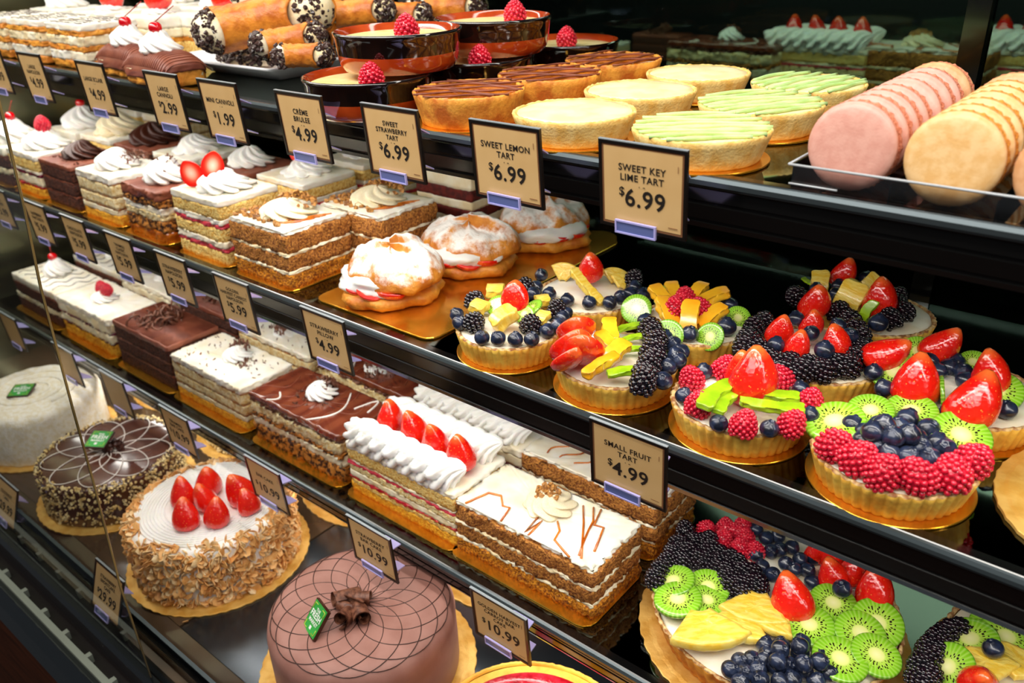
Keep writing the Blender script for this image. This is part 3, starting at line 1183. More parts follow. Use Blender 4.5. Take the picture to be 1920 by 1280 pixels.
# middle shelf ----------------------------------------------------
W1, D1, YF1 = .102, .088, .506
GSQ = 'cake squares on the middle shelf'
XB = [-1.50, -1.377, -1.262, -1.142, -1.018, -.880, -.754]
cardlab = ['gold board under the chocolate and cream squares, far left of the middle shelf', 'gold board under the raspberry layer squares', 'gold board under the dark chocolate squares', 'gold board under the tiramisu squares',
           'gold board under the caramel chocolate squares', 'gold board under the strawberry layer squares', 'gold board under the carrot cake squares']
for x, l in zip(XB, cardlab):
    card('cake_board', l, x - W1 - .005, x + .005, YF1 - .008, .855, ZB, 'gold boards under the cake squares')
zb = ZB + .0018

c = layered('cake_square', 'dark and cream layer square with whipped cream and a cherry, leftmost on the middle shelf', 'cake', XB[0], YF1, zb, W1, D1, L_bw(.062), GSQ, 1)
rosette(c, 0, 0, H_(c), .036, .030, rz=1)
cherry_on(c, .004, 0, H_(c) + .0395)
c = layered('cake_square', 'yellow layer cake square with purple jam, whipped cream and one raspberry', 'cake', XB[1], YF1, zb, W1, D1, L_rasp(.067), GSQ, 2)
rosette(c, 0, 0, H_(c), .034, .024)
top_fruit(c, RASP, .002, 0, H_(c) + .034, s=1.15, name='raspberry')
CH = layered('cake_square', 'dark chocolate cake square with a piped chocolate rosette, front row', 'cake', XB[2], YF1, zb, W1, D1, L_choc(.066), GSQ, 3)
rosette(CH, 0, .004, H_(CH), .028, .020, 'choc_dark', 'chocolate_rosette', 9, depth=.2)
bits(CH, 'chocolate_shavings', [(.0 + rnd.uniform(-.045, .045), rnd.uniform(-.035, .035), H_(CH) + .001) for _ in range(30)], .003, 'shave', 'shaving')
TI = layered('cake_square', 'tiramisu square with whipped cream peak and chocolate shavings, front row', 'cake', XB[3], YF1, zb, W1, D1, L_tira(.068), GSQ, 4)
rosette(TI, -.006, 0, H_(TI), .030, .022)
bits(TI, 'chocolate_shavings', heap(60, .012, .014, H_(TI) + .012, .024, .010), .0032, 'shave', 'shaving')
CA = layered('cake_square', 'caramel and chocolate crumb square topped by a sprinkled cream rosette', 'cake', XB[4], YF1, zb, .096, D1, L_caramel(.068), GSQ, 5, wav=.002)
rosette(CA, -.002, .002, H_(CA), .029, .026, depth=.2)
bits(CA, 'chocolate_sprinkles', heap(90, -.002, .002, H_(CA) + .016, .019, .018), .0026, 'shave', 'shaving')
ST = layered('cake_square', 'strawberry layer cake square with a cream rosette and two strawberry halves', 'cake', XB[5], YF1, zb, .104, D1, L_straw(.080), GSQ, 6, wav=.0018)
rosette(ST, .004, 0, H_(ST), .034, .020, rz=.5)
top_fruit(ST, STRAWH, -.022, -.020, H_(ST) + .004, (-.25, -.45, .9), 1.1, 'strawberry_half')
top_fruit(ST, STRAWH, .004, -.016, H_(ST) + .015, (-.25, .25, .9), 1.1, 'strawberry_half')
CR = layered('cake_square', 'carrot cake square with piled nuts and frosting, front row', 'cake', XB[6], YF1, zb, .108, D1 + .006, L_carrot(.066), GSQ, 7, rough=.0012)
rosette(CR, -.002, .002, H_(CR), .032, .016, 'cream_warm', 'frosting_rosette', 8)
bits(CR, 'chopped_nuts', heap(70, -.006, .014, H_(CR) + .008, .028, .014) + [(rnd.uniform(-.045, .03), rnd.uniform(-.036, -.012), H_(CR) + .002) for _ in range(46)] + [(rnd.uniform(-.052, -.030), rnd.uniform(-.04, .04), H_(CR) + .002) for _ in range(44)], .0038, 'nut', 'nut')
drizzle(CR, 'caramel_drizzle', [wiggle(.022, -.034 + k * .006, .042, .006 + k * .008, H_(CR) + .0012, 10, .002, 1.2, k) for k in range(4)], .0009, 'caramel')

Y2, Y3 = .628, .735
d_ = D1 / 2
dup(CR, (-.706 - .052, .592 + d_ + .012, zb), 'carrot cake square behind the front one, right edge level with the pillow pastry', .0)
o = layered('cake_square', 'red velvet style square with cream stripes at the back, beside the pastry puffs', 'cake', -.683, .735, zb, .098, D1, L_velvet(.088), GSQ, 9)
bits(o, 'crumb_topping', [(rnd.uniform(-.045, .045), rnd.uniform(-.035, .035), H_(o) + .001) for _ in range(24)], .003, 'nut', 'nut')
PW = layered('cake_square', 'pale sponge square with thick white frosting and a strawberry, behind the two strawberry halves', 'cake', -.868, .622, zb, .100, D1, L_straw(.074), GSQ, 10)
rosette(PW, 0, 0, H_(PW), .032, .016, rz=2)
top_fruit(PW, STRAWH, -.012, .002, H_(PW) + .010, (.2, -.2, .2), 1.0, 'strawberry_half')
dup(PW, (-.868 - .052, .735 + d_, zb), 'white topped sponge square at the back under the strawberry tart sign', 1.57)
o = layered('cake_square', 'chocolate square with a fluted white rosette, second row below the mini cannoli sign', 'cake', -1.012, .635, zb, .1, D1, L_choc(.062), GSQ, 11)
rosette(o, 0, 0, H_(o), .030, .022, depth=.2)
o = layered('cake_square', 'tiramisu square with white rosette in the second row behind the sprinkled rosette', 'cake', -1.135, .622, zb, W1, D1, L_tira(.068), GSQ, 12)
rosette(o, 0, 0, H_(o), .034, .020, rz=2)
o = layered('cake_square', 'dark chocolate square with a dark rosette in the second row', 'cake', -1.255, .622, zb, W1, D1, L_choc(.066), GSQ, 13)
rosette(o, 0, 0, H_(o), .034, .026, 'choc_dark', 'chocolate_rosette', 9, depth=.2)
o = layered('cake_square', 'cream topped square with a big pale rosette in the second row under the eclair sign', 'cake', -1.372, .622, zb, W1, D1, L_rasp(.068), GSQ, 14)
rosette(o, .005, 0, H_(o), .040, .028, 'cream_warm', 'frosting_rosette', rz=1)
o = layered('cake_square', 'cake square with pale rosette and a dark cherry, second row at the left', 'cake', -1.49, .622, zb, W1, D1, L_bw(.064), GSQ, 15)
rosette(o, .0, 0, H_(o), .036, .030)
cherry_on(o, 0, 0, H_(o) + .040)
o = layered('cake_square', 'blurred white square with chocolate flecks at the far back left of the middle shelf', 'cake', -1.377, .74, zb, W1, D1, L_tira(.08), GSQ, 16)
rosette(o, 0, 0, H_(o), .036, .024)
bits(o, 'chocolate_shavings', heap(40, 0, .01, H_(o) + .008, .025, .014), .003, 'shave', 'shaving')
o = layered('cake_square', 'blurred cream square with a red cherry in the back left corner of the middle shelf', 'cake', -1.50, .74, zb, W1, D1, L_rasp(.08), GSQ, 17)
rosette(o, 0, 0, H_(o), .036, .024)
cherry_on(o, 0, 0, H_(o) + .032)

# lowest shelf slabs ------------------------------------------------
YF2, D2 = .494, .086
zc = ZC + .0018
GSL = 'cake slabs on the lowest shelf'
XC = [(-1.430, .170), (-1.250, .172), (-1.070, .158), (-.892, .172), (-.694, .178), (-.508, .172), (-.331, .178)]
labs = ['white topped chocolate slab', 'white slab with raspberries', 'chocolate curl slab', 'tiramisu slab', 'chocolate swirl slab', 'strawberry cream slab', 'carrot cake slab']
for (x, w_), l in zip(XC, labs):
    card('cake_board', 'gold board under the front ' + l, x - w_ - .003, x + .003, YF2 - .012, YF2 + D2 + .006, ZC, 'gold boards under the cake slabs')
    card('cake_board', 'gold board under the rear ' + l, x - w_ - .003, x + .003, YF2 + D2 + .018, YF2 + 2 * D2 + .034, ZC, 'gold boards under the cake slabs')


def slabcake(i, label, layers, seed, **k):
    x, w_ = XC[i]
    return layered('cake_slab', label, 'cake', x, YF2, zc, w_, D2, layers, GSL, seed, **k)


def rear(o, i, label, rz=0.0, children=True):
    x, w_ = XC[i]
    return dup(o, (x - w_ / 2, YF2 + D2 * 1.5 + .026, zc), label, rz)


c1 = slabcake(0, 'chocolate slab with white marbled top, cream rosette and cherry, leftmost on the lowest shelf', L_bw(.064), 21)
rosette(c1, -.008, .008, H_(c1), .024, .024, depth=.12)
cherry_on(c1, -.010, .006, H_(c1) + .031, -.016, .006, .018)
drizzle(c1, 'chocolate_squiggle', [wiggle(-.07 + k * .026, -.035, -.05 + k * .026, .036, H_(c1) + .0008, 20, .006, 2.5, k) for k in range(6)], .0007, 'dark_line', 5)
rear(c1, 0, 'marbled white chocolate slab behind the cherry topped one')
c2 = slabcake(1, 'white frosted slab with thin jam layer and two raspberries on cream', L_white(.064), 22, rough=.0012)
T_raspros(c2)
rear(c2, 1, 'white frosted slab behind the raspberry topped one', PI)
c3 = slabcake(2, 'chocolate slab with ridged top and a heap of chocolate curls', L_choc(.072), 23)
hh = H_(c3)
drizzle(c3, 'comb_ridges', [[(x, -.041, hh + .0010), (x, .041, hh + .0010)] for x in np.arange(-.076, .078, .0040)], .0010, 'choc_top', 5)
bits(c3, 'chocolate_curls', heap(42, .0, .006, hh + .001, .024, .024) + heap(22, -.02, -.012, hh + .001, .026, .004), .0085, 'curl', 'shaving', smooth=True)
rear(c3, 2, 'chocolate slab with a bare ridged top behind the curl topped one')
c4 = slabcake(3, 'tiramisu slab with white top, chocolate flecks and a sprinkled cream rosette', L_tira(.064), 24)
hh = H_(c4)
rosette(c4, .004, .010, hh, .020, .014)
bits(c4, 'chocolate_shavings', heap(44, -.004, .020, hh + .010, .015, .010) + heap(24, .030, .006, hh, .014, .004), .0034, 'shave', 'shaving')
bits(c4, 'chocolate_flecks', [(rnd.uniform(-.078, .078), rnd.uniform(-.036, .036), hh + .0012) for _ in range(60)], .0020, 'shave', 'shaving')
rear(c4, 3, 'tiramisu slab with chocolate flecks behind the rosette topped one', PI)
c5 = slabcake(4, 'chocolate topped crumb slab with white swirl lines and a cream rosette', L_swirl(.068), 25, wav=.0028)
hh = H_(c5)
rosette(c5, -.004, .010, hh, .019, .016, depth=.2)
bits(c5, 'chocolate_shavings', heap(44, -.006, .018, hh + .012, .013, .009) + heap(24, -.014, .028, hh, .014, .006) + heap(46, -.006, .004, hh, .030, .003), .0036, 'shave', 'shaving')
drizzle(c5, 'white_swirl', [[(.030 + .018 * math.sin(t * 3.4), -.042 + .075 * t, hh + .0006) for t in np.linspace(0, 1, 20)], [(-.052 + .012 * math.sin(t * 3), -.020 - .022 * t, hh + .0006) for t in np.linspace(0, 1, 12)], [(.058 + .02 * t, .01 + .03 * math.sin(t * 3), hh + .0006) for t in np.linspace(0, 1, 12)]], .0013, 'white_line', 6)
drizzle(c5, 'caramel_swirl', [wiggle(-.08 + k * .03, -.04, -.05 + k * .03, .038, hh + .0004, 24, .010, 1.5, k * 1.3) for k in range(5)], .0006, 'choc_cream', 5)
rear(c5, 4, 'chocolate topped slab with white swirl behind the rosette topped one', PI)
c6 = slabcake(5, 'strawberry cream slab with piped shells and a row of four strawberries', [('sponge_gold', .012, S_), ('sponge', .006, S_), ('jam', .004, J_, .001), ('cream_warm', .008, C_), ('sponge_pale', .009, S_), ('jam_pink', .0035, J_, .001), ('cream_warm', .003, C_), ('sponge', .016, S_), ('cream', .006, 'frosting', .001, .0008)], 26)
hh = H_(c6)


def shells(parent, y, x0, x1, n, z, s=1.0):
    its = []
    base = rosette_vf(.0185, .040, 9, .9, .2, 54, 18)
    for k in range(n):
        x = x0 + (x1 - x0) * k / (n - 1)
        its.append(xf(base, (x - .010, y, z + .004), euler(0, math.radians(60), math.radians(14)), s))
    part('piped_shell_border', merge(its), 'whip', parent)


shells(c6, -.030, -.070, .062, 7, hh)
shells(c6, .030, -.070, .062, 7, hh)
for k in range(4):
    top_fruit(c6, STRAW[k % 3], -.048 + .0365 * k, -.003, hh + .006, (-.1, -.2 + .12 * (k % 2), k), (1.32, 1.32, 1.4), 'strawberry')
c6b = layered('cake_slab', 'cream slab with piped shells and crumb specks behind the four strawberries', 'cake', XC[5][0], YF2 + D2 + .026, zc, XC[5][1], D2, L_white(.062), GSL, 27)
shells(c6b, -.026, -.076, .064, 7, H_(c6b) - .002, .9)
shells(c6b, .026, -.076, .064, 7, H_(c6b) - .002, .9)
bits(c6b, 'crumb_specks', [(rnd.uniform(-.02, .05), rnd.uniform(-.025, .0), H_(c6b) + .008) for _ in range(26)], .0024, 'nut', 'nut')
c7 = slabcake(6, 'carrot cake slab with white top, caramel zigzags and a nut topped rosette', L_carrot(.062), 28, rough=.0016, wav=.0014)
hh = H_(c7)
T_carrot(c7, .178, -.004, .012)
drizzle(c7, 'caramel_drizzle', [
    [(-.074, -.040, hh + .001), (-.066, -.012, hh + .001), (-.052, -.008, hh + .001), (-.040, -.020, hh + .001), (-.032, -.018, hh + .001), (-.026, -.040, hh + .001)],
    [(.000, -.012, hh + .001), (.004, -.038, hh + .001), (.007, -.015, hh + .001), (.0095, -.040, hh + .001)],
    [(.020, -.006, hh + .001), (.030, -.016, hh + .001), (.034, -.030, hh + .001), (.060, -.041, hh + .001)],
    [(.026, .030, hh + .001), (.042, .008, hh + .001), (.056, -.014, hh + .001), (.070, -.036, hh + .001)],
    [(.036, .034, hh + .001), (.048, .016, hh + .001), (.052, .002, hh + .001), (.060, -.020, hh + .001), (.066, -.034, hh + .001)],
    [(.044, .036, hh + .001), (.052, .012, hh + .001), (.062, .014, hh + .001), (.074, -.020, hh + .001)]], .0013, 'caramel')
c7b = layered('cake_slab', 'carrot cake slab behind the front one, its right side showing cream stripes', 'cake', XC[6][0] + .0, YF2 + D2 + .026, zc, XC[6][1], D2, L_carrot(.064), GSL, 29, rough=.0016)
drizzle(c7b, 'caramel_drizzle', [wiggle(-.06 + k * .02, -.03, -.04 + k * .02, .03, H_(c7b) + .001, 14, .005, 1.5, k) for k in range(4)], .0009, 'caramel')

# cake copies added behind the door in place of its reflections
G_R = 'added cake copies standing in for reflections in the rear doors'


area('rear_fill_light', (-.9, 1.75, H + .35), (0, 0, 0), 2.2, .3, 34.0, WARM)  # added fill that brightens the reflected cake copies; no lamp hangs there


def reflection_copy(o, px, py, label, s=1.0, rz=0.0):
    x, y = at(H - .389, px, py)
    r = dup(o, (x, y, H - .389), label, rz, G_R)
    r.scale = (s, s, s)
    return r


reflection_copy(c5, 1362, 158, 'added reflection copy of a brown cake slab with cream wave behind the rear door, below the header beam', 1.55)
reflection_copy(c6, 1532, 164, 'added reflection copy of a cream slab with scalloped piping and red fruit behind the rear door', 1.45)
reflection_copy(c7, 1712, 176, 'added reflection copy of a white cake with caramel lines and rosette behind the macarons', 1.7)
reflection_copy(c6, 1925, 176, 'added reflection copy of a red topped cake behind the rear door at the right edge', 1.45)
reflection_copy(c4, 1120, 120, 'added reflection copy of a layered slab behind the tan tarts', 1.0)
reflection_copy(c3, 1240, 110, 'added reflection copy of a dark chocolate cake behind the rear door, left of the cream wave slab', 1.0)


# ------------------------------------------------------------------ round tarts
def crust(parent, rb, rt_, h, m='crust', flutes=44, name='crust', rim='crust_rim', depth=.034):
    n = flutes * 6

    def f(th, k, r, z):
        return 1 + (depth * (np.abs(np.cos(flutes / 2 * th)) - .5) if k < 6 else 0) + .004 * np.sin(5 * th + 1)
    pr = [(rb * .98, 0), (rb, .001)] + [(rb + (rt_ - rb) * t, .001 + (h - .002) * t) for t in (.25, .5, .8)] + [(rt_, h - .0006), (rt_ - .001, h + .0006), (rt_ - .003, h + .0003), (rt_ - .0035, h - .003)]
    V, F = lathe(pr, n, f, True, False)
    V = np.array(V)
    nn = 0
    for i in range(len(V)):
        if V[i][2] > h - .0015:
            V[i][2] += .0010 * nz(V[i][0], V[i][1], 0, 260)
    me = mesh(name, V, F, [m, rim])
    for p in me.polygons:
        if p.center.z > h - .0018:
            p.material_index = 1
    return put(name, me, parent)


def fill(parent, r, z, m='cream', name='pastry_cream', amp=.0008, dome=.002):
    O = circ(60, r)
    R = []
    for s in (1, .97, .85, .65, .4, .2):
        R.append(np.array([(x * s, y * s, z + dome * (1 - s * s) + amp * nz(x * s, y * s, z, 140) * (1 if s < 1 else 0) - (.003 if s == 1 else 0)) for x, y in O]))
    return part(name, rings(R, False, True), m, parent)


ZOOM = {'z8': (820, 450, 3.283), 'zr': (1240, 460, 2.3706), 'z6': (1200, 940, 2.6667)}


def fruit(t, cx, cy, ztop, zoom, kind, pts, dz=0.0, s=1.0):
    """pts: (u, v[, rx, ry, rz[, s]]) read in an enlarged crop of the photograph; the piece sits at its own height on the tart"""
    ox, oy, k = ZOOM[zoom]
    tbl = {'blue': (BLUE, .0055), 'black': (BLACK[0], .007), 'rasp': (RASP, .007), 'straw': (STRAW[0], .012), 'strawh': (STRAWH, .012), 'kiwi': (KIWI, .006), 'pine': (PINE[0], .005),
           'fan': (PINEFAN, .005), 'mango': (MANGO, .006), 'pstrip': (PSTRIP, .005), 'stick': (STICK, .007), 'mstick': (MSTICK, .008)}
    me, h0 = tbl[kind]
    for p in pts:
        u, v = p[0], p[1]
        rx, ry, rz = p[2:5] if len(p) >= 5 else (0, 0, 0)
        ss = (p[5] if len(p) > 5 else 1.0) * s * (1.10 if kind in ('blue', 'black', 'pine', 'mango') and zoom == 'z8' else 1.0)
        zc_ = ztop + h0 * ss + dz
        x, y = at(zc_, ox + u / k, oy + v / k)
        mm = me
        j = (0, 0, 0)
        zz = zc_
        if kind in ('blue', 'black', 'rasp') and len(p) < 5:
            rx, ry, rz = rnd.uniform(-.6, .6), rnd.uniform(-.6, .6), rnd.uniform(0, 6)
            if kind == 'black':
                mm = BLACK[rnd.randrange(2)]
        if kind == 'straw':
            mm = STRAW[rnd.randrange(3)]
        if kind in ('straw', 'strawh'):
            e = euler(rx, ry, rz) @ np.array((0, 0, .015 * ss))
            x, y, zz = x - e[0], y - e[1], zc_ - e[2] + (.003 * ss)
        o = put(mm.name.split('.')[0], mm, t, (x - cx, y - cy, zz - (t.location.z)), (rx, ry, rz), ss)


zt = ZB + .0018
TH = .0235
TARTS = {}
spec = {
    1: (-.462, .540, .050), 2: (-.446, .648, .053), 3: (-.345, .544, .0535), 4: (-.325, .652, .0530), 5: (-.229, .545, .0540),
    6: (-.208, .655, .0550), 7: (-.196, .765, .0500), 8: (-.092, .660, .0560), 9: (-.112, .544, .0560)}
names = {1: 'small fruit tart with a blueberry ring, pineapple chunks, kiwi and half a strawberry', 2: 'small fruit tart with a standing whole strawberry, pineapple and blueberries, back row',
         3: 'small fruit tart in stripes of strawberry, mango sticks, kiwi and a blackberry line', 4: 'small fruit tart with mango petals around three raspberries',
         5: 'small fruit tart with green kiwi sticks, raspberries and a big cut strawberry', 6: 'small fruit tart ringed by blackberries with strawberries in the middle',
         7: 'small fruit tart with tall strawberries at the very back, behind the blackberry tart', 8: 'small fruit tart with strawberries, kiwi arcs and a blueberry centre, rightmost in its row',
         9: 'fruit tart with a blueberry mound, kiwi slices and raspberries at the shelf edge'}
BN = {1: 'left front blueberry ringed', 2: 'rear left strawberry topped', 3: 'striped strawberry and blackberry', 4: 'mango petal', 5: 'kiwi stick', 6: 'blackberry ringed', 7: 'rearmost', 8: 'rightmost strawberry', 9: 'raspberry fronted largest'}
for k, (x, y, r) in spec.items():
    disc('round gold board under the ' + BN[k] + ' fruit tart', x, y, ZB, r * 1.02, group='round gold boards under the small fruit tarts')
    t = thing('fruit_tart', names[k], 'fruit tart', (x, y, zt), group='small fruit tarts on the middle shelf')
    crust(t, r * .885, r, TH)
    fill(t, r - .003, TH - .0005, dome=.003)
    TARTS[k] = (t, x, y)


def F(k, kind, pts, zoom='z8', dz=0.0, s=1.0):
    t, x, y = TARTS[k]
    fruit(t, x, y, t.location.z + (TH if k < 20 else TB) + .001, zoom, kind, pts, dz, s)


R_ = math.radians
F(1, 'black', [(230, 380), (225, 510), (575, 525), (735, 440)])
F(1, 'blue', [(120, 460), (135, 510), (275, 600), (375, 605), (480, 610), (580, 610), (675, 560), (740, 530), (790, 450), (770, 480)])
F(1, 'pine', [(355, 335, 0, 0, .6), (255, 430, 0, .2, .2, .9), (425, 500, .5, 0, -.5, 1.2), (645, 390, 0, 0, .9, .8), (650, 490, .3, 0, .1, .7)], dz=.003)
F(1, 'kiwi', [(380, 405, .5, .2, 0, .62), (580, 420, .4, -.4, 0, .6), (535, 455, .6, .1, 0, .5)], dz=.006)
F(1, 'strawh', [(480, 370, .35, 0, 3.6, 1.1)], dz=.004)
F(2, 'blue', [(640, 215), (610, 290), (690, 330), (655, 375), (800, 370), (935, 385), (1060, 385), (1130, 350), (1185, 330), (1215, 290), (1265, 350), (590, 330)])
F(2, 'black', [(545, 300), (1205, 250)])
F(2, 'fan', [(785, 190, 1.0, .0, .3, .62), (1090, 215, .9, .2, .8, .55), (1130, 250, .8, .3, .9, .5)], dz=.006)
F(2, 'pstrip', [(905, 300, .5, 0, 1.35, 1.0)], dz=.008)
F(2, 'straw', [(935, 180, .1, 0, 0, 1.1)], dz=.006)
F(3, 'strawh', [(850, 560, -.7, .2, 3.9, 1.45), (820, 660, -.6, 0, 4.2, 1.5), (895, 690, -.6, 0, 3.7, 1.5), (805, 740, -.7, 0, 4.3, 1.2)])
F(3, 'mango', [(1060, 560, .3, 0, .7, 1), (1035, 630, .2, 0, 1.2, .9), (1095, 700, .2, .2, 0, 1.1)], dz=.004)
F(3, 'mstick', [(1010, 790, .1, 0, -.15, 1.3)], dz=.001)
F(3, 'stick', [(1190, 540, .1, 0, -.7, .9), (1235, 600, .1, 0, -.8, .8), (1180, 680, 0, 0, -.7, .8), (1195, 815, 0, 0, -.85, 1.15)], dz=.001)
F(3, 'black', [(1310, 555), (1335, 600), (1345, 640), (1320, 690), (1335, 740), (1300, 790), (1265, 880), (1280, 840)], s=1.1)
F(3, 'blue', [(1280, 500), (1450, 640), (1470, 710), (1480, 740), (1420, 780), (1390, 865), (1400, 600), (1500, 690)], s=1.08)
F(4, 'mango', [(1370, 360, .4, 0, 1.2, 1.1), (1400, 450, .5, .2, 1.0, 1.2), (1550, 480, .8, 0, .4, 1.2), (1700, 370, .4, 0, -.8, 1.2), (1700, 480, .5, 0, -.4, 1.1), (1600, 330, .3, 0, 0, 1), (1450, 330, .3, 0, .8, 1)], dz=.003)
F(4, 'rasp', [(1455, 425), (1525, 360), (1620, 425)], dz=.007)
F(4, 'kiwi', [(1420, 585, 1.0, 0, .3, .72), (1680, 595, 1.0, 0, -.1, .66), (1850, 480, .6, .5, 0, .6), (1380, 320, .3, 0, 0, .5), (1225, 425, .8, .3, 0, .75)], dz=.001)
F(4, 'blue', [(1555, 575), (1780, 535, 0, 0, 0, 1.15), (1800, 400), (1270, 340)], s=1.1)
F(5, 'rasp', [(135, 595), (280, 550), (165, 710), (365, 800), (580, 795), (660, 700), (530, 590)], 'zr')
F(5, 'blue', [(100, 670), (190, 560), (255, 790), (480, 815), (660, 755), (620, 640)], 'zr', s=1.08)
F(5, 'straw', [(400, 590, -.1, -.1, 0, 1.55), (350, 560, .1, -.2, 1, 1.1)], 'zr', dz=.002)
F(5, 'stick', [(250, 660, 0, 0, -.12, 1.5), (290, 690, 0, 0, -.05, 1.2), (470, 675, 0, 0, 1.9, 1.3), (490, 730, 0, 0, 1.95, 1.3)], 'zr', dz=.003)
F(6, 'black', [(410, 370), (385, 420), (430, 470), (470, 500), (370, 455), (565, 525), (620, 560), (665, 545), (720, 560), (780, 540), (835, 540), (850, 510), (895, 465), (880, 420), (870, 380), (840, 340), (790, 300), (500, 530), (450, 350), (550, 560), (900, 500)], 'zr', s=1.12)
F(6, 'straw', [(525, 380, .1, .3, .3, .95), (605, 450, .1, 0, .2, .95), (665, 350, .1, 0, 0, .85), (765, 435, 0, -.3, 0, 1.0)], 'zr', dz=.006)
F(6, 'blue', [(600, 325), (510, 440), (665, 390), (725, 465, 0, 0, 0, 1.15), (785, 355), (840, 400)], 'zr', dz=.012, s=1.1)
F(7, 'straw', [(680, 255, .2, .1, 0, 1.15), (815, 125, .1, .1, 0, 1.05), (970, 240, .15, -.2, 0, 1.3)], 'zr', dz=.004)
F(7, 'blue', [(790, 180), (790, 245), (965, 345, 0, 0, 0, 1.2), (910, 145), (690, 195), (780, 215)], 'zr', dz=.004, s=1.1)
F(7, 'black', [(600, 225), (1050, 270), (1075, 300), (1045, 235), (1020, 330)], 'zr', s=1.1)
F(7, 'pine', [(700, 165, .9, 0, .4, 1.1), (850, 235, 1.1, .2, -.1, 1.6), (925, 180, .9, .6, 0, 1.2)], 'zr', dz=.004)
F(7, 'stick', [(650, 165, 0, 0, 1, .6), (900, 320, 1.2, .1, -.2, 1.0)], 'zr', dz=.002)
F(8, 'straw', [(1010, 490, .2, .7, .4, 1.25), (1125, 605, -.1, .15, .4, 1.4), (1250, 450, .1, .4, .2, 1.2), (1455, 575, .0, -.4, .2, 1.25), (1390, 695, -.2, .1, .1, 1.5)], 'zr')
F(8, 'kiwi', [(1035, 565, .5, 0, 0, .9), (1140, 470, .6, .2, 0, .7), (1385, 520, .5, 0, 0, .6), (1250, 670, .2, 1.35, .5, .8), (1490, 650, .5, 0, 0, .95)], 'zr', dz=.002)
F(8, 'blue', [(945, 565), (990, 635), (1195, 510), (1230, 560), (1310, 520), (1340, 560), (1350, 600), (1280, 540), (1160, 690), (1280, 745), (1535, 730)], 'zr', s=1.15)
F(9, 'kiwi', [(770, 785, .25, -.15, 0, 1.1), (930, 735, .3, 0, 0, .85), (1110, 740, .3, 0, 0, .95), (1330, 845, .3, .2, 0, 1.05)], 'zr')
F(9, 'blue', [(850, 800), (905, 835), (970, 800), (1095, 770), (1190, 815), (1045, 860), (1130, 860), (1230, 880), (1190, 945), (960, 895), (1010, 925), (1095, 940), (1260, 905), (900, 870), (1060, 810), (1150, 900)], 'zr', s=1.25)
F(9, 'blue', [(940, 830), (1030, 850), (1100, 840), (990, 800)], 'zr', dz=.010, s=1.25)
F(9, 'rasp', [(770, 890), (865, 950), (985, 1010), (1140, 1030), (1290, 1025), (1385, 960)], 'zr', s=1.2)

# two large fruit tarts on scalloped boards, lowest shelf
TB = .030
for k, x, y, l, bl in ((20, -.196, .592, 'large fruit tart with kiwi slices, pineapple, berries in wedges, on the lowest shelf', 'scalloped gold board under the large fruit tart with the strawberry in the middle'),
                   (21, .044, .662, 'second large fruit tart at the bottom right corner, partly in frame', 'scalloped gold board under the fruit tart in the bottom right corner')):
    disc(bl, x, y, ZC, .121, 44, 'gold_matte', 'scalloped_cake_board', group='scalloped boards on the lowest shelf')
    t = thing('large_fruit_tart', l, 'fruit tart', (x, y, ZC + .0024), group='large fruit tarts')
    crust(t, .101, .111, TB, 'crust_brown', 64, depth=.016)
    fill(t, .107, TB - .0005, dome=.002)
    TARTS[k] = (t, x, y)
Z6 = 'z6'
F(20, 'rasp', [(330, 140), (425, 135), (515, 125), (415, 190), (525, 180), (505, 235), (575, 250), (470, 150)], Z6, s=.95)
F(20, 'black', [(225, 150), (270, 200), (190, 215), (240, 245), (310, 205), (350, 240), (390, 265), (160, 260), (210, 300), (280, 290), (330, 300), (400, 310), (450, 290), (490, 320), (430, 350), (380, 345), (460, 380), (520, 350), (550, 400), (500, 420), (590, 410), (450, 430), (520, 460), (590, 450), (130, 310), (100, 350), (75, 390), (560, 360), (430, 400), (350, 200)], Z6, s=1.1)
F(20, 'blue', [(580, 140), (630, 185), (690, 175), (760, 230), (655, 250), (580, 265), (870, 280), (800, 290), (730, 310), (610, 325), (840, 345), (665, 365), (860, 405), (700, 240), (770, 340)], Z6, s=1.15)
F(20, 'blue', [(1010, 435)], Z6, dz=.016, s=1.3)
F(20, 'straw', [(740, 480, -.2, -.25, .1, 1.5), (950, 370, -.1, -.2, .4, 1.15), (1060, 345, -.2, 0, 0, 1.1), (1170, 440, -.2, -.3, .2, 1.45), (880, 250, .1, 0, 0, .9), (950, 275, .1, 0, 0, .9), (1110, 330, 0, 0, 0, 1.0)], Z6)
F(20, 'kiwi', [(165, 400, .15, -.25, 0, 1.05), (190, 490, .1, -.1, 0, 1.1), (340, 430, .2, .1, 0, 1.0), (335, 495, 0, .1, 0, .9), (965, 510, .2, .1, 0, 1.05), (1185, 610, .35, .25, 0, 1.15), (845, 620, .15, 0, 0, 1.1), (1100, 660, .2, .2, 0, 1.1), (1180, 770, .1, .2, 0, 1.05), (1000, 790, .05, .1, 0, 1.15)], Z6, dz=.003)
F(20, 'fan', [(570, 560, 0, .05, 3.4, 1.25), (640, 600, .1, 0, 3.0, 1.1), (480, 640, .1, -.1, 3.5, 1.15), (340, 670, .1, 0, 3.9, 1.45)], Z6, dz=.001)
F(20, 'blue', [(625, 715), (705, 720), (810, 705), (560, 790), (620, 790), (680, 830), (745, 820), (800, 760), (820, 850), (900, 780), (945, 860), (450, 840), (500, 800), (525, 860), (600, 890), (700, 900), (880, 900), (500, 905), (640, 760), (760, 890), (590, 840)], Z6, s=1.2)
F(20, 'blue', [(700, 740), (800, 725), (690, 800), (820, 810), (900, 800)], Z6, dz=.010, s=1.2)
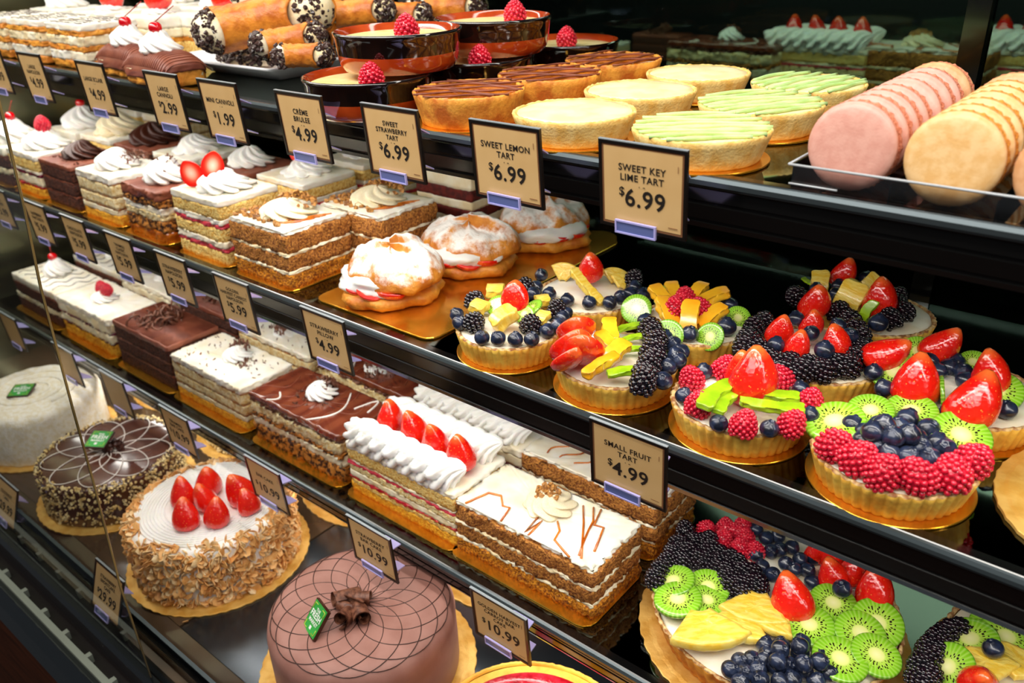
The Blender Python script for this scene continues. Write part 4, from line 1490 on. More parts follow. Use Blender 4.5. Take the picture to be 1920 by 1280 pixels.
F(21, 'kiwi', [(1650, 690, .2, -.2, 0, 1.15), (1540, 830, .5, -.5, 0, 1.1), (1830, 680, .2, .1, 0, 1.1), (1760, 620, .2, 0, 0, .9)], Z6, dz=.003)
F(21, 'blue', [(1765, 735)], Z6, dz=.014, s=1.3)
F(21, 'fan', [(1730, 820, .1, -.1, .2, 1.0), (1880, 810, .1, 0, -.2, 1.0)], Z6, dz=.002)
F(21, 'black', [(1530, 660), (1500, 680), (1470, 710), (1440, 740), (1480, 750), (1420, 790), (1460, 790), (1400, 830), (1430, 840), (1385, 880), (1420, 890), (1450, 870), (1560, 650), (1600, 640)], Z6, s=1.1)
F(21, 'straw', [(1690, 910, .5, .3, 0, 1.2)], Z6, dz=.006)

disc('empty scalloped gold cake board at the right frame edge', .036, .596, ZB, .088, 40, 'gold_matte', 'scalloped_cake_board', .0030)
bx_, by_ = at(ZB, 1118, 447)
disc('small round gold board lying beside the rear end of the pastry tray', bx_, by_, ZB, .026, name='round_cake_board')

# strawberry pillow puffs -------------------------------------------
card('pastry_tray', 'rectangular gold tray holding the three strawberry cream puffs', -.716, -.535, .505, .850, ZB, m='gold', t=.0022)


def puff_top(sd, r=.062, h=.036):
    O = circ(72, 1)
    R = []
    for t in np.linspace(0, 1, 16):
        a = t * PI / 2
        rr, z = r * math.cos(a) ** .75, h * math.sin(a)
        R.append(np.array([(x * rr * (1 + .10 * nz(x + sd, y, t, 1.6) + .05 * nz(x, y + sd, 0, 5)), y * rr * .84 * (1 + .10 * nz(x + sd, y, 5, 2.2)), z * (1 + .5 * nz(x + sd, y + sd, 2, 1.5)) + .005 * nz(x * rr + sd, y * rr, 0, 60) + .004 * nz(x * rr + sd, y * rr * .4, 3, 110)) for x, y in O]))
    R[0][:, 2] -= .001
    return rings(R, True, True)


def puff_base(sd):
    return lathe([(.043, 0), (.051, .003), (.054, .009), (.051, .014), (.046, .016)], 72,
                 lambda th, k, r, z: 1 + .06 * np.sin(3 * th + sd) + .05 * np.sin(7 * th + sd * 2 + k * .5) + .025 * np.sin(13 * th + k) + .015 * np.sin(29 * th + k * 2))


def blob(rx, ry, rz_, sd, amp=.18, n=40, m_=18):
    V, F = ball(1, n, m_)
    V = np.array(V)
    out = []
    for v in V:
        s = 1 + amp * nz(v[0] + sd, v[1], v[2], 2.0) + amp * .5 * nz(v[0], v[1] + sd, v[2], 5)
        out.append((v[0] * s * rx, v[1] * s * ry, v[2] * s * rz_))
    return np.array(out), F


for i, (x, y, rz, l) in enumerate(((-.648, .562, -.1, 'sugared strawberry cream puff nearest the shelf edge on the gold tray'), (-.636, .676, .3, 'sugared strawberry cream puff in the middle of the gold tray'), (-.612, .795, 1.2, 'sugared cream puff at the back of the gold tray under the lemon tart sign'))):
    t = thing('cream_puff', l, 'pastry', (x, y, ZB + .0024), rz, 'strawberry pillow puffs')
    part('pastry_base', puff_base(i * 2.1), 'puff', t)
    part('whipped_cream', xf(blob(.051, .044, .015, i + 3), (-.004, -.008, .023)), 'whip', t)
    o = part('pastry_lid', xf(puff_top(i * 5.3 + 1, .059, .029), (0, .006, .026), euler(.10, .0, 0)), 'puff_sugar', t)
    for k, a in enumerate((-2.75, -2.05, -1.45, -.85, -.3)):
        top_fruit(t, STRAWH, .042 * math.cos(a), .042 * math.sin(a), .0185, (R_(-80), .15 * (-1) ** k, a + PI / 2 + 1.4), 1.0, 'strawberry_half')

# top shelf tarts -----------------------------------------------------
za = ZA + .0018


def plain_tart(cols, y3, top, m, mr, group, labs, boards, h, r=.0500):
    first = None
    for i, ((x, y), l, b) in enumerate(zip(y3, labs, boards)):
        disc(b, x, y, ZA, r * 1.0, group=group + ' boards')
        if first is None:
            t = thing('dessert_tart', l, 'tart', (x, y, za), group=group)
            crust(t, r * .86, r, h, m, 60, depth=.004, rim=mr)
            top(t, h, r)
            first = t
        else:
            dup(first, (x, y, za), l, i * .35)


def top_lemon(t, h, r):
    fill(t, r - .0028, h - .0002, 'lemon_curd', 'lemon_filling', .0006, .0015)


def arc_lines(r, z, n, amp, m, t, name, rad, ang=0.0, zig=.0015):
    P = []
    for k in range(n):
        y = -r * .92 + 2 * r * .92 * (k + .5) / n
        hw = math.sqrt(max(0, r * r - y * y))
        pts = [(x, y + zig * math.sin(x * 90 + k * 2), z + .0008 * (1 - (x / r) ** 2)) for x in np.linspace(-hw, hw, 16)]
        P.append(pts)
    o = drizzle(t, name, P, rad, m, 6)
    o.rotation_euler = (0, 0, ang)
    return o


def top_lime(t, h, r):
    fill(t, r - .0028, h - .0002, 'lemon_curd', 'lime_filling', .0004, .0012)
    arc_lines(r - .001, h + .0010, 8, 0, 'lime_stripe', t, 'green_icing_stripes', .0016, .62, .0025)


def top_straw(t, h, r):
    fill(t, r - .0028, h - .0004, 'glaze_brown', 'glazed_filling', .001, .001)
    arc_lines(r - .001, h + .0006, 7, 0, 'choc_cream', t, 'chocolate_stripes', .0009, .5, .006)


G_S = 'round tarts in three rows'
plain_tart(0, [(-.514, .558), (-.503, .661), (-.498, .764)], top_straw, 'crust_brown', 'crust_brown', 'glazed strawberry tarts on the top shelf',
           ['caramel brown tart with chocolate stripes, front of its row', 'caramel brown tart with chocolate stripes, middle of its row', 'caramel brown tart with chocolate stripes, rear of its row'],
           ['gold board under the front caramel brown tart', 'gold board under the middle caramel brown tart', 'gold board under the rear caramel brown tart'], .027)
plain_tart(0, [(-.397, .554), (-.400, .658), (-.398, .761)], top_lemon, 'crust_pale', 'crust_pale', 'pale lemon tarts on the top shelf',
           ['pale cream lemon tart, front of its row', 'pale cream lemon tart, middle of its row', 'pale cream lemon tart, rear of its row'],
           ['gold board under the front pale lemon tart', 'gold board under the middle pale lemon tart', 'gold board under the rear pale lemon tart'], .021)
plain_tart(0, [(-.283, .552), (-.285, .655), (-.287, .758)], top_lime, 'crust_pale', 'crust_pale', 'green striped lime tarts on the top shelf',
           ['green striped lime tart, front of its row', 'green striped lime tart, middle of its row', 'green striped lime tart, rear of its row'],
           ['gold board under the front lime tart', 'gold board under the middle lime tart', 'gold board under the rear lime tart'], .021)

# creme brulee dishes --------------------------------------------------
def dish(x, y, z, label, rx, ry, rz=0.0):
    t = thing('custard_dish', label, 'dish', (x, y, z), rz, 'glazed custard dishes')
    r = .061
    V, F_ = lathe([(r * .80, 0), (r * .86, .001), (r * .93, .006), (r * .955, .0135)], 64, None, True, False)
    part('clay_base', (V, F_), 'terracotta', t)
    V, F_ = lathe([(r * .955, .0133), (r * .97, .020), (r * .985, .0255), (r * 1.005, .0275), (r * 1.0, .0290), (r * .975, .0295)], 64, None, False, False)
    part('glazed_band', (V, F_), 'dark_glaze', t)
    V, F_ = lathe([(r * .975, .0295), (r * .93, .0275), (r * .90, .022), (r * .88, .020)], 64, None, False, False)
    part('glazed_inside', (V, F_), 'terracotta', t)
    V, F_ = lathe([(r * .905, .0238), (r * .87, .0244), (r * .5, .0247), (r * .1, .0247)], 48, None, False, True)
    part('custard', (V, F_), 'custard', t)
    put('raspberry', RASP, t, (rx, ry, .0315), (0.1, .1, 0), (1.1, 1.1, .9))
    t.scale = (1, 1, 1.22)
    return t


dish(-.626, .539, ZA + .0005, 'terracotta custard dish at the shelf edge with another dish standing on it', .038, -.028)
dish(-.611, .672, ZA + .0005, 'black glazed custard dish behind the front stack, supporting the upper rear dish', .036, -.030)
dish(-.618, .575, ZA + .0368, 'upper custard dish of the front stack, nearest the chocolate chips', .034, -.020)
dish(-.606, .700, ZA + .0368, 'upper custard dish at the rear, left of the lone low one', .030, .0)
dish(-.597, .816, ZA + .0005, 'low custard dish at the back right, behind the caramel brown tarts', .010, -.012)

# square platter with cannoli ------------------------------------------
pl = thing('square_platter', 'white square porcelain platter heaped with cannoli', 'platter', (0, 0, ZA))
zr = ZA + .020
pn, plf, prt = at(zr, 507, 133), at(zr, 287, 106), at(zr, 640, 108)
PC = [np.array(pn), np.array(plf), np.array(prt)]
ux = PC[1] - PC[0]
ux /= np.linalg.norm(ux)
uy = np.array((-ux[1], ux[0]))
if uy[1] < 0:
    uy = -uy
Lx, Ly = .225, .225
cen = np.array(pn) + ux * Lx / 2 + uy * Ly / 2
pl.location = (cen[0], cen[1], ZA)
ang = math.atan2(ux[1], ux[0]) + PI
pl.rotation_euler = (0, 0, ang)
O = rrect(Lx, Ly, .006, .01)
part('dish_body', rings([np.column_stack([O * s, np.full(len(O), z)]) for s, z in ((.60, 0), (.64, .001), (.68, .006), (.99, .0185), (1.0, .0195), (1.0, .0215), (.985, .022), (.93, .0195), (.66, .008), (.60, .006))], True, True), 'porcelain', pl)


def loc(u, v, z):
    p = np.array(pn) + ux * u + uy * v
    return (float(p[0]), float(p[1]), ZA + z)


def cannoli(label, p, rz, ry, L_, r, m='cannoli_shell', group='cannoli on the platter'):
    t = thing('cannoli', label, 'cannoli', p, rz, group)
    n = 40
    R = []
    for k, s in enumerate(np.linspace(-1, 1, 18)):
        ring = []
        for a in np.linspace(0, 2 * PI, n, endpoint=False):
            rr = r * (1 + .10 * s * s + .04 * nz(math.cos(a), math.sin(a), s * 2, 2))
            sk = .18 * L_ * math.cos(a) * (1 if s > 0 else -1) * abs(s)
            ring.append((s * L_ / 2 + sk, math.cos(a + .0) * rr, math.sin(a) * rr + .0015 * nz(s * 9, a, 0, 2)))
        R.append(np.array(ring))
    Rin = [np.column_stack([q[:, 0], q[:, 1] * .86, q[:, 2] * .86]) for q in reversed(R)]
    rot = euler(0, ry, 0)
    part('shell', xf(rings(R + Rin + [R[0]], False, False), rot=rot), m, t)
    for sgn in (-1, 1):
        b = blob(L_ * .24, r * 1.0, r * 1.0, sgn * 3 + r * 100, .1, 20, 10)
        f_ = part('cream_filling', xf(xf(b, (sgn * L_ * .47, 0, 0)), rot=rot), 'cream_warm', t)
        P = []
        for _ in range(int(230 * (r / .012) ** 1.5)):
            v = nrs.normal(size=3)
            v /= np.linalg.norm(v)
            if v[0] * sgn < -.35:
                continue
            P.append(rot @ np.array((sgn * L_ * .47 + v[0] * L_ * .21, v[1] * r * .98, v[2] * r * .98)))
        bits(f_, 'chocolate_chips', P, .0036, 'cone', 'choc_chip')
    return t


def can_at(label, px, py, z, rz, ry, L_, r):
    return cannoli(label, at_y(z, px, py), rz, ry, L_, r)


can_at('large cannoli lying on top of the chip heap, its left end thick with chips', 492, 40, .600, .62, -.16, .120, .024)
can_at('small cannoli resting on the chips, right of and below the large one', 540, 76, .575, .75, -.12, .060, .014)
can_at('small cannoli low at the platter rim, above the crème brulee sign', 568, 104, .560, .55, 0, .046, .0115)
can_at('chip covered cannoli end standing at the right side of the heap', 612, 46, .668, 1.9, -.5, .070, .017)
can_at('small cannoli behind the front custard stack, left', 668, 24, .690, .65, -.08, .066, .015)
can_at('small cannoli with chips, second behind the custard stack', 745, 28, .740, .75, .05, .060, .014)
can_at('small cannoli at the rear right end of the platter', 838, 14, .800, .68, 0, .072, .016)
can_at('large cannoli at the back of the platter cut by the top frame edge', 560, -22, .690, .75, -.1, .120, .024)
dome_h = lambda u, v: .060 * max(0.0, 1 - (u * u + v * v)) ** .7
O = circ(48, .086)
part('chip_mound', rings([np.array([(x * s_, y * s_, .010 + dome_h(x * s_ / .09, y * s_ / .09) * .86 - (.004 if s_ == 1 else 0)) for x, y in O]) for s_ in (1, .9, .75, .6, .4, .2)], False, True), 'cream_warm', pl)
CP = []
for _ in range(2600):
    a, q = rnd.uniform(0, 2 * PI), math.sqrt(rnd.random()) * .088
    u, v = q * math.cos(a), q * math.sin(a)
    CP.append((u, v, .010 + dome_h(u / .09, v / .09) * .88 + rnd.uniform(-.001, .003)))
lc = part('chocolate_chips', bits_vf(CP, .0036, 'cone'), 'choc_chip', pl)
tag(lc, kind='stuff')

# eclairs and napoleons at the left of the top shelf --------------------
def eclair(label, x, y, rz=0.0):
    t = thing('eclair', label, 'eclair', (x, y, ZA + .0018), rz, 'eclairs on the top shelf')
    L_, w_ = .104, .056
    part('pastry_body', slab(L_, w_, lambda a, b: 0, lambda a, b: .030 * (1 - .5 * (2 * b / w_) ** 4) * (1 - .35 * (2 * a / L_) ** 4), r=.016, step=.004, rough=.0012), 'puff', t)
    part('cream_filling', slab(L_ * .95, w_ * 1.03, lambda a, b: .008, lambda a, b: .017, r=.014, step=.005), 'cream_warm', t)
    top = lambda a, b: .034 * (1 - .45 * (2 * b / w_) ** 4) * (1 - .3 * (2 * a / L_) ** 4)
    part('chocolate_coating', slab(L_ * 1.05, w_ * 1.08, lambda a, b: top(a, b) - .005, lambda a, b: top(a, b) + .002, r=.017, step=.004), 'choc_top', t)
    drizzle(t, 'comb_ridges', [[(a, b, top(a, b) + .0022) for b in np.linspace(-w_ * .5, w_ * .5, 12)] for a in np.arange(-L_ * .5, L_ * .52, .0042)], .0009, 'choc_top', 5)
    rosette(t, -.002, .002, .033, .024, .022, depth=.12)
    cherry_on(t, -.002, .000, .060, .030, .012, .018)
    return t


ex, ey = at(ZA, 238, 148)
e1 = eclair('chocolate eclair with cream and a stemmed cherry, front, beside the platter', ex - .030, ey + .030, -.05)
ex2, ey2 = at(ZA + .045, 322, 85)
eclair('chocolate eclair with cherry behind the front one', ex2 - .034, ey2 + .004, -.05)


def napoleon(label, xr, yf, w_=.100, d=.080, kind=0):
    L_ = [('puff', .010, 'pastry_layer', .0014), ('cream', .012, C_, .0012), ('puff', .007, 'pastry_layer', .0014), ('cream_warm', .012, C_, .0012), ('puff', .007, 'pastry_layer', .0014), ('cream', .008, 'icing')]
    if kind:
        L_ = [('sponge', .022, S_), ('puff', .006, 'pastry_layer', .001), ('cream_warm', .012, C_), ('cream', .016, 'frosting')]
    t = layered('napoleon_slice' if not kind else 'cream_slice', label, 'cake', xr, yf, ZA + .0018, w_, d, L_, 'napoleons and cream slices on the top shelf', int(xr * 100) + kind)
    if not kind:
        drizzle(t, 'feathered_icing', [wiggle(-w_ * .45, y_, w_ * .45, y_, H_(t) + .0006, 24, .002, 5, y_ * 90) for y_ in np.linspace(-d * .4, d * .4, 6)], .0007, 'dark_line', 5)
    return t


nx, ny = at(ZA, 150, 140)
nx -= .022
napoleon('napoleon slice with feathered white icing, left of the eclair', nx + .01, .523)
napoleon('napoleon slice with caramel flecks, second from the eclair', nx - .115, .523)
napoleon('napoleon slice at the left frame edge of the top shelf', nx - .235, .523)
for i, (dx, y_, l, k) in enumerate(((.02, .62, 'cream slice with a bright red strawberry, second row above the eclair cherry', 1), (-.125, .625, 'cream slice topped by a large orange red strawberry, far left second row', 1), (-.26, .62, 'cream slice with white whipped peak in the top left corner', 2), (.125, .66, 'white cream slice with strawberry directly behind the rear eclair', 1),
                              (.0, .735, 'cream slice with whipped peak behind the bright strawberry one', 2), (-.14, .74, 'cream slice with whipped peak between two strawberries', 2), (.15, .775, 'cream slice with whipped peak in the back row near the cannoli', 2))):
    t = napoleon(l, nx + dx, y_, .105, .08, 1)
    if k == 1:
        rosette(t, 0, 0, H_(t), .022, .008)
        top_fruit(t, STRAW[i % 3], -.014, 0, H_(t) + .012, (0, 1.2, .3), 1.35, 'strawberry')
    else:
        rosette(t, 0, 0, H_(t), .030, .026)
        bits(t, 'chocolate_shavings', heap(14, .006, .006, H_(t) + .016, .012, .006), .003, 'shave', 'shaving')

# macarons ---------------------------------------------------------------
def macaron_vf(r=.027, t=.0075):
    return lathe([(r * .95, 0), (r, .0012), (r * .985, .0028), (r * .93, .0043), (r * .84, .0053), (r * .66, .0060), (r * .4, .0063), (r * .12, .0064)], 44)


def macaron(label, x, y, z, m, mf, tilt, group, rz=0.0, s=1.0):
    t = thing('macaron', label, 'macaron', (x, y, z), group=group)
    rot = (PI / 2 + tilt, 0, rz)
    if m not in MC:
        MC[m] = (mesh('shell', *macaron_vf(), m),
                 mesh('ruffled_foot', *merge([lathe([(.0262, 0), (.0272, .0012), (.0262, .0026)], 90, lambda th, k, r, z: 1 + .02 * np.sin(31 * th) * (k == 1) + .015 * np.sin(17 * th)),
                                              xf(lathe([(.0262, 0), (.0272, .0012), (.0262, .0026)], 90, lambda th, k, r, z: 1 + .02 * np.sin(29 * th) * (k == 1)), (0, 0, .0058))]), mf),
                 mesh('filling', *lathe([(.0248, 0), (.0255, .0018), (.0248, .0034)], 44), mf))
    sh, ft, fl = MC[m]
    h = .0038
    R = Matrix.Rotation(rz, 3, 'Z') @ Matrix.Rotation(PI / 2 + tilt, 3, 'X')
    ax = R @ Vector((0, 0, 1))
    put('shell', sh, t, ax * h, rot, s)
    back = Matrix.Rotation(rz, 3, 'Z') @ Matrix.Rotation(-PI / 2 + tilt, 3, 'X')
    put('shell', sh, t, -ax * h, (-PI / 2 + tilt, 0, rz), s)
    put('ruffled_foot', ft, t, -ax * .0040, rot, s)
    put('filling', fl, t, -ax * .0017, rot, s)
    return t


MC = {}
TZ = ZA + .003
G1, G2, G3 = 'macarons in the left tray row', 'macarons in the middle tray row', 'macarons in the right tray row'
o1 = ['front', 'second', 'third', 'fourth', 'fifth', 'sixth', 'seventh']
for i, dy in enumerate((0, .0205, .041, .062, .089, .117, .138)):
    macaron('pink macaron, ' + o1[i] + ' of the left tray row' if i else 'pink macaron facing out at the front of the left tray row', -.167, .530 + dy, TZ + .0262, 'macaron_pink', 'macaron_foot_pink', (-.10, -.13, -.12, -.14, -.24, -.14, -.2)[i], G1)
macaron('tan macaron at the back end of the left, pink tray row', -.167, .697, TZ + .0265, 'macaron_tan', 'macaron_foot_pink', -.16, G1)
for i, dy in enumerate((0, .021, .043, .068, .090, .111)):
    macaron('yellow macaron, ' + o1[i] + ' of the middle tray row' if i else 'yellow macaron facing out at the front of the middle tray row', -.109, .530 + dy, TZ + .0262, 'macaron_yellow', 'macaron_foot_gold', -.12, G2)
macaron('tan macaron at the back end of the middle, yellow tray row', -.109, .674, TZ + .0265, 'macaron_tan', 'macaron_foot_gold', -.16, G2)
for i, dy in enumerate((0, .022)):
    macaron(['pinkish macaron cut by the right frame edge, front of the right tray row', 'pinkish macaron behind the one cut by the right frame edge'][i], -.051, .530 + dy, TZ + .0262, 'macaron_tan', 'macaron_foot_pink', -.12, G3)
tr = thing('macaron_tray', 'clear plastic tray standing the macarons in rows', 'tray', (0, 0, 0))
its = []
tx0, tx1, ty0, ty1 = -.198, .06, .514, .72
zz0, zz1 = ZA + .0006, ZA + .017
its.append(box(tx0, tx1, ty0, ty1, zz0, zz0 + .0008))
its.append(box(tx0, tx1, ty0, ty0 + .0010, zz0 + .001, zz1))
its.append(box(tx0, tx1, ty1, ty1 + .0010, zz0 + .001, zz1))
its.append(box(tx0, tx0 + .001, ty0 + .001, ty1, zz0 + .001, zz1))
part('tray_body', merge(its), 'tray_plastic', tr, smooth=False)
mat('tray_rim_plastic', 'b4b8bc', None, rough=.15, coat=.5)
part('rim', merge([tube([(tx0 - .002, ty0 - .002, zz1), (tx1, ty0 - .002, zz1)], .0009, 5), tube([(tx0 - .002, ty0 - .002, zz1), (tx0 - .002, ty1, zz1)], .0008, 5), tube([(tx0 - .001, ty0 - .001, zz0 + .004), (tx0 + .03, ty0 - .001, zz0 + .004)], .0007, 5)]), 'tray_rim_plastic', tr)
for x in (-.138, -.080):
    part('row_divider', box(x - .0005, x + .0005, ty0 + .002, ty1, zz0 + .001, zz1 - .004), 'tray_plastic', tr, smooth=False)


# ------------------------------------------------------------------ whole cakes on the deck
def round_body(t, r, h, m, name='frosted_cake', bev=.006, n=96, amp=.0006, sd=0):
    pr = [(r * .995, 0), (r, .002), (r, h * .35), (r, h * .7), (r, h - bev)]
    for a in (.3, .6, .85, 1.0):
        pr.append((r - bev + bev * math.cos(a * PI / 2), h - bev + bev * math.sin(a * PI / 2)))
    pr += [(r * .8, h + .0004), (r * .6, h + .0008), (r * .35, h + .0008), (r * .1, h + .0008)]
    V, F_ = lathe(pr, n)
    V = [(x * (1 + amp / r * nz(x + sd, y, z, 60) * 2), y * (1 + amp / r * nz(x + sd, y, z, 60) * 2), z + (amp * nz(x, y + sd, z, 50) if z > h * .9 else 0)) for x, y, z in V]
    return part(name, (V, F_), m, t)


def plaque(parent, x, y, z, rx, ry, rz):
    p = part('label_plaque', box(-.0125, .0125, -.0125, .0125, -.0012, .0012), 'choc_dark', parent, (x, y, z), (rx, ry, rz), smooth=False)
    part('green_face', box(-.0115, .0115, -.0115, .0115, .0012, .0016), 'label_green', p, smooth=False)
    its = [xf(text_vf('THE', .0036, .00008), (0, .0066, .0018)), xf(text_vf('FRESH', .0066, .00018), (0, .0022, .0018)), xf(text_vf('MARKET', .0040, .0001), (0, -.0028, .0018)), xf(box(-.0016, .0016, -.0014, .0014, 0, .0001), (0, -.0072, .0018))]
    part('lettering', merge(its), 'label_white', p, smooth=False)
    part('corner_marks', merge([xf(tube([(sx * .0098, sy * .0050, 0), (sx * .0098, sy * .0098, 0), (sx * .0050, sy * .0098, 0)], .0004, 4), (0, 0, .0018)) for sx in (-1, 1) for sy in (-1, 1)]), 'label_yellow', p)
    p.scale = (1.28,) * 3
    return p


def loops(R, n, k=1.0, z=0, pts=40, squash=1.0, hfun=None):
    out = []
    for i in range(n):
        a0 = 2 * PI * i / n
        P = []
        for q in range(pts + 1):
            a = 2 * PI * q / pts
            lx = R / 2 * (1 + math.cos(a)) * k
            ly = R / 2 * math.sin(a) * squash
            P.append((lx * math.cos(a0) - ly * math.sin(a0), lx * math.sin(a0) + ly * math.cos(a0), z))
        out.append(P)
    return out


def curl_vf(L_, r, turns, th=.0012, ph=0):
    P = []
    for q in range(60):
        t = q / 59
        a = ph + t * turns * 2 * PI
        rr = r * (.35 + .65 * t)
        P.append((rr * math.cos(a), rr * math.sin(a)))
    V, F_ = [], []
    for (x, y) in P:
        V += [(-L_ / 2, x, y), (L_ / 2, x, y)]
    n = len(P)
    Vi = [(v[0], v[1] * (1 - th / r), v[2] * (1 - th / r)) for v in V]
    F_ = [(2 * i, 2 * i + 1, 2 * i + 3, 2 * i + 2) for i in range(n - 1)]
    F_ += [tuple(j + 2 * n for j in reversed(f)) for f in F_]
    return V + Vi, F_


G_D = 'whole round cakes on the deck'
GBD = 'scalloped gold boards on the deck'
zd = ZD + .0032


def base(label, x, y, r, n=48):
    disc(label, x, y, ZD, r, n, 'gold_matte', 'scalloped_cake_board', .0022, GBD)


# coconut
base('scalloped gold board under the white coconut cake', -1.322, .386, .104)
t = thing('round_cake', 'white coconut covered round cake with a small green plaque at the left edge', 'cake', (-1.322, .386, zd), group=G_D)
round_body(t, .094, .082, 'coconut', 'coconut_frosting', .014, amp=.0018)
part('frosting_swirl', tube([((.066 - .055 * q / 60) * math.cos(q * .30), (.066 - .055 * q / 60) * math.sin(q * .30), .083) for q in range(61)], .0024, 6), 'coconut', t)
plaque(t, .002, -.016, .088, .12, 0, .75)
# flower
base('scalloped gold board under the flower patterned chocolate cake', -1.090, .386, .107)
t = thing('round_cake', 'dark glazed round cake with white looped flower lines and chopped nuts on its side', 'cake', (-1.090, .386, zd), group=G_D)
round_body(t, .094, .060, 'choc_glaze', 'chocolate_glaze', .004, amp=.0002)
drizzle(t, 'white_flower_lines', [[(x, y, .0615) for x, y, z in P] for P in loops(.088, 9, 1.0, 0, 40, .62)], .0007, 'white_line', 6)
P = []
for _ in range(1500):
    a, z = rnd.uniform(0, 2 * PI), rnd.random() ** .8 * .060
    P.append((.095 * math.cos(a), .095 * math.sin(a), z))
for _ in range(330):
    a, q = rnd.uniform(0, 2 * PI), rnd.uniform(.086, .095)
    P.append((q * math.cos(a), q * math.sin(a), .0612))
bits(t, 'chopped_nut_coating', P[::1], .0024, 'nut', 'nut_pale')
bits(t, 'dark_crumbs', [(x * .997, y * .997, z) for x, y, z in [P[rnd.randrange(len(P))] for _ in range(700)]], .0026, 'nut', 'choc_dark')
bits(t, 'chocolate_curl', heap(60, .0, .008, .061, .014, .014), .0042, 'nut', 'choc_dark')
plaque(t, -.010, -.004, .078, .25, 0, .55)
# strawberry almond
base('scalloped gold board under the strawberry almond cake', -.846, .396, .1125)
t = thing('round_cake', 'white topped round cake with almond flakes on the side and seven strawberries', 'cake', (-.846, .396, zd), group=G_D)
round_body(t, .097, .078, 'whip', 'white_frosting', .010, amp=.001)
drizzle(t, 'combed_rings', [[(q * math.cos(a), q * math.sin(a), .0786 + .0006 * math.sin(a * 60)) for a in np.linspace(0, 2 * PI, 140)] for q in np.linspace(.052, .084, 9)], .0013, 'whip', 5)
P = []
for _ in range(1700):
    a, z = rnd.uniform(0, 2 * PI), rnd.uniform(.001, .072)
    P.append((.0985 * math.cos(a), .0985 * math.sin(a), z))
for _ in range(420):
    a, q = rnd.uniform(0, 2 * PI), rnd.uniform(.086, .0985)
    P.append((q * math.cos(a), q * math.sin(a), .0790 - (q - .086) * .7))
bits(t, 'almond_flakes', P[:1100] + P[1700:1900], .0078, 'flake', 'almond')
bits(t, 'pale_almond_flakes', P[1100:1700] + P[1900:], .0072, 'flake', 'almond_pale')
for k, (u, v, s, rx, ry) in enumerate(((390, 905, 1.45, 0, 0), (450, 918, 1.55, .1, -.15), (338, 925, 1.35, 0, .1), (345, 965, 1.35, .1, .05), (408, 962, 1.3, .15, 0), (388, 930, 1.35, .1, .1), (468, 940, 1.2, .1, -.3))):
    x, y = at(zd + .0785 + .018, u, v)
    top_fruit(t, STRAW[k % 3], x + .846, y - .396, .0785, (rx, ry, k), (s * .92, s * .92, s), 'strawberry')
# loose flakes by the board
bits_o = part('almond_flake', bits_vf([(0, 0, .002)], .006, 'flake'), 'almond', None, (-.770, .300, ZD))
tag(bits_o, 'single almond flake lying on the deck in front of the almond cake', 'almond flake')
# lattice
base('scalloped gold board under the lattice chocolate cake', -.556, .394, .116)
t = thing('round_cake', 'large milk chocolate round cake with dark lattice lines, chocolate curl and green plaque', 'cake', (-.556, .394, zd), group=G_D)
R0, h0 = .0985, .084
round_body(t, R0, h0, 'choc_matte', 'chocolate_frosting', .018, amp=.0002)


def dome(x, y):
    q = math.hypot(x, y)
    b = .018
    if q <= R0 - b:
        return h0 + .0008
    return h0 - b + b * math.sqrt(max(0, 1 - ((q - (R0 - b)) / b) ** 2)) + .0004


drizzle(t, 'dark_lattice_lines', [[(x, y, dome(x, y)) for x, y, z in P_] for P_ in loops(.0935, 15, 1.0, 0, 48, 1.0)], .00045, 'dark_line', 5)
cu = [xf(curl_vf(.028, .0105, 1.2, .0012, i), (dx + .004, dy - .020, h0 + .008), euler(ex_, ey_, ez_)) for i, (dx, dy, ex_, ey_, ez_) in enumerate(((.0, .004, 0, 0, .2), (-.014, .010, .3, .2, 1.2), (.014, .006, .2, -.2, -.5), (.004, -.006, .5, .4, 2.0), (-.006, .018, .8, 0, .7)))]
part('chocolate_curls', merge(cu), 'shaving', t)
plaque(t, -.008, -.050, h0 + .011, .85, -.15, -.30)
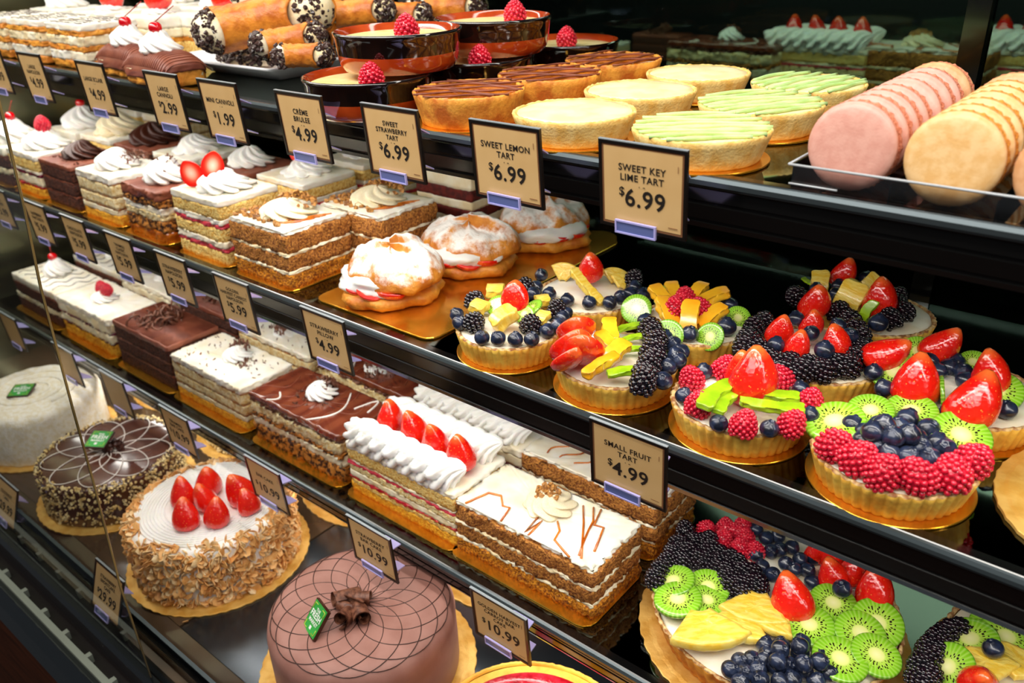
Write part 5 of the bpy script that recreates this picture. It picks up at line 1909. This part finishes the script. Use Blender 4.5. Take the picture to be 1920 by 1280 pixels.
# behind ones
base('scalloped gold board under the cake behind the coconut one', -1.285, .640, .112)
t = thing('round_cake', 'white almond flecked round cake mostly hidden behind the coconut cake', 'cake', (-1.285, .640, zd), group=G_D)
round_body(t, .1, .070, 'coconut', 'white_frosting', .010, amp=.001)
bits(t, 'almond_flakes', [(.101 * math.cos(a), .101 * math.sin(a), rnd.uniform(.001, .06)) for a in [rnd.uniform(0, 2 * PI) for _ in range(700)]], .006, 'flake', 'almond_pale')
base('scalloped gold board under the nut sided cake behind the flower one', -1.055, .622, .110)
t = thing('round_cake', 'dark nut sided round cake mostly hidden behind the flower patterned cake', 'cake', (-1.055, .622, zd), group=G_D)
round_body(t, .096, .060, 'choc_glaze', 'chocolate_glaze', .004, amp=.0002)
bits(t, 'chopped_nut_coating', [(.097 * math.cos(a), .097 * math.sin(a), rnd.uniform(.001, .06)) for a in [rnd.uniform(0, 2 * PI) for _ in range(900)]], .0028, 'nut', 'nut_pale')
base('scalloped gold board under the rear almond cake', -.800, .634, .1125)
t = thing('round_cake', 'almond sided round cake mostly hidden behind the strawberry almond cake', 'cake', (-.800, .634, zd), group=G_D)
round_body(t, .097, .070, 'whip', 'white_frosting', .010, amp=.001)
bits(t, 'almond_flakes', [(.0985 * math.cos(a), .0985 * math.sin(a), rnd.uniform(.001, .068)) for a in [rnd.uniform(0, 2 * PI) for _ in range(900)]], .0062, 'flake', 'almond')
base('scalloped gold board under the rear chocolate cake', -.545, .640, .118)
t = thing('round_cake', 'milk chocolate round cake behind the lattice one, only its side showing', 'cake', (-.545, .640, zd), group=G_D)
round_body(t, .0985, .080, 'choc_matte', 'chocolate_frosting', .014, amp=.0002)
# peach tart
t = thing('peach_tart', 'golden crusted peach tart with a red filling ring at the bottom frame edge', 'tart', (-.338, .400, ZD + .0005), group=G_D)
crust(t, .090, .1, .034, 'crust', 60, depth=.010, rim='crust')
fill(t, .0965, .0335, 'crust', 'custard_border', .0006, 0)
V_, F_ = lathe([(.086, .033), (.083, .0358), (.070, .0362), (.064, .034)], 72, None, False, False)
part('red_fruit_ring', (V_, F_), 'jam', t)
V_, F_ = lathe([(.068, .033), (.064, .0375), (.05, .040), (.02, .041)], 60, lambda th, k, r, z: 1 + .03 * np.sin(9 * th), False, True)
part('peach_slices', (V_, F_), 'peach', t)

for o in bpy.data.objects:
    if 'h' in o.keys():
        del o['h']
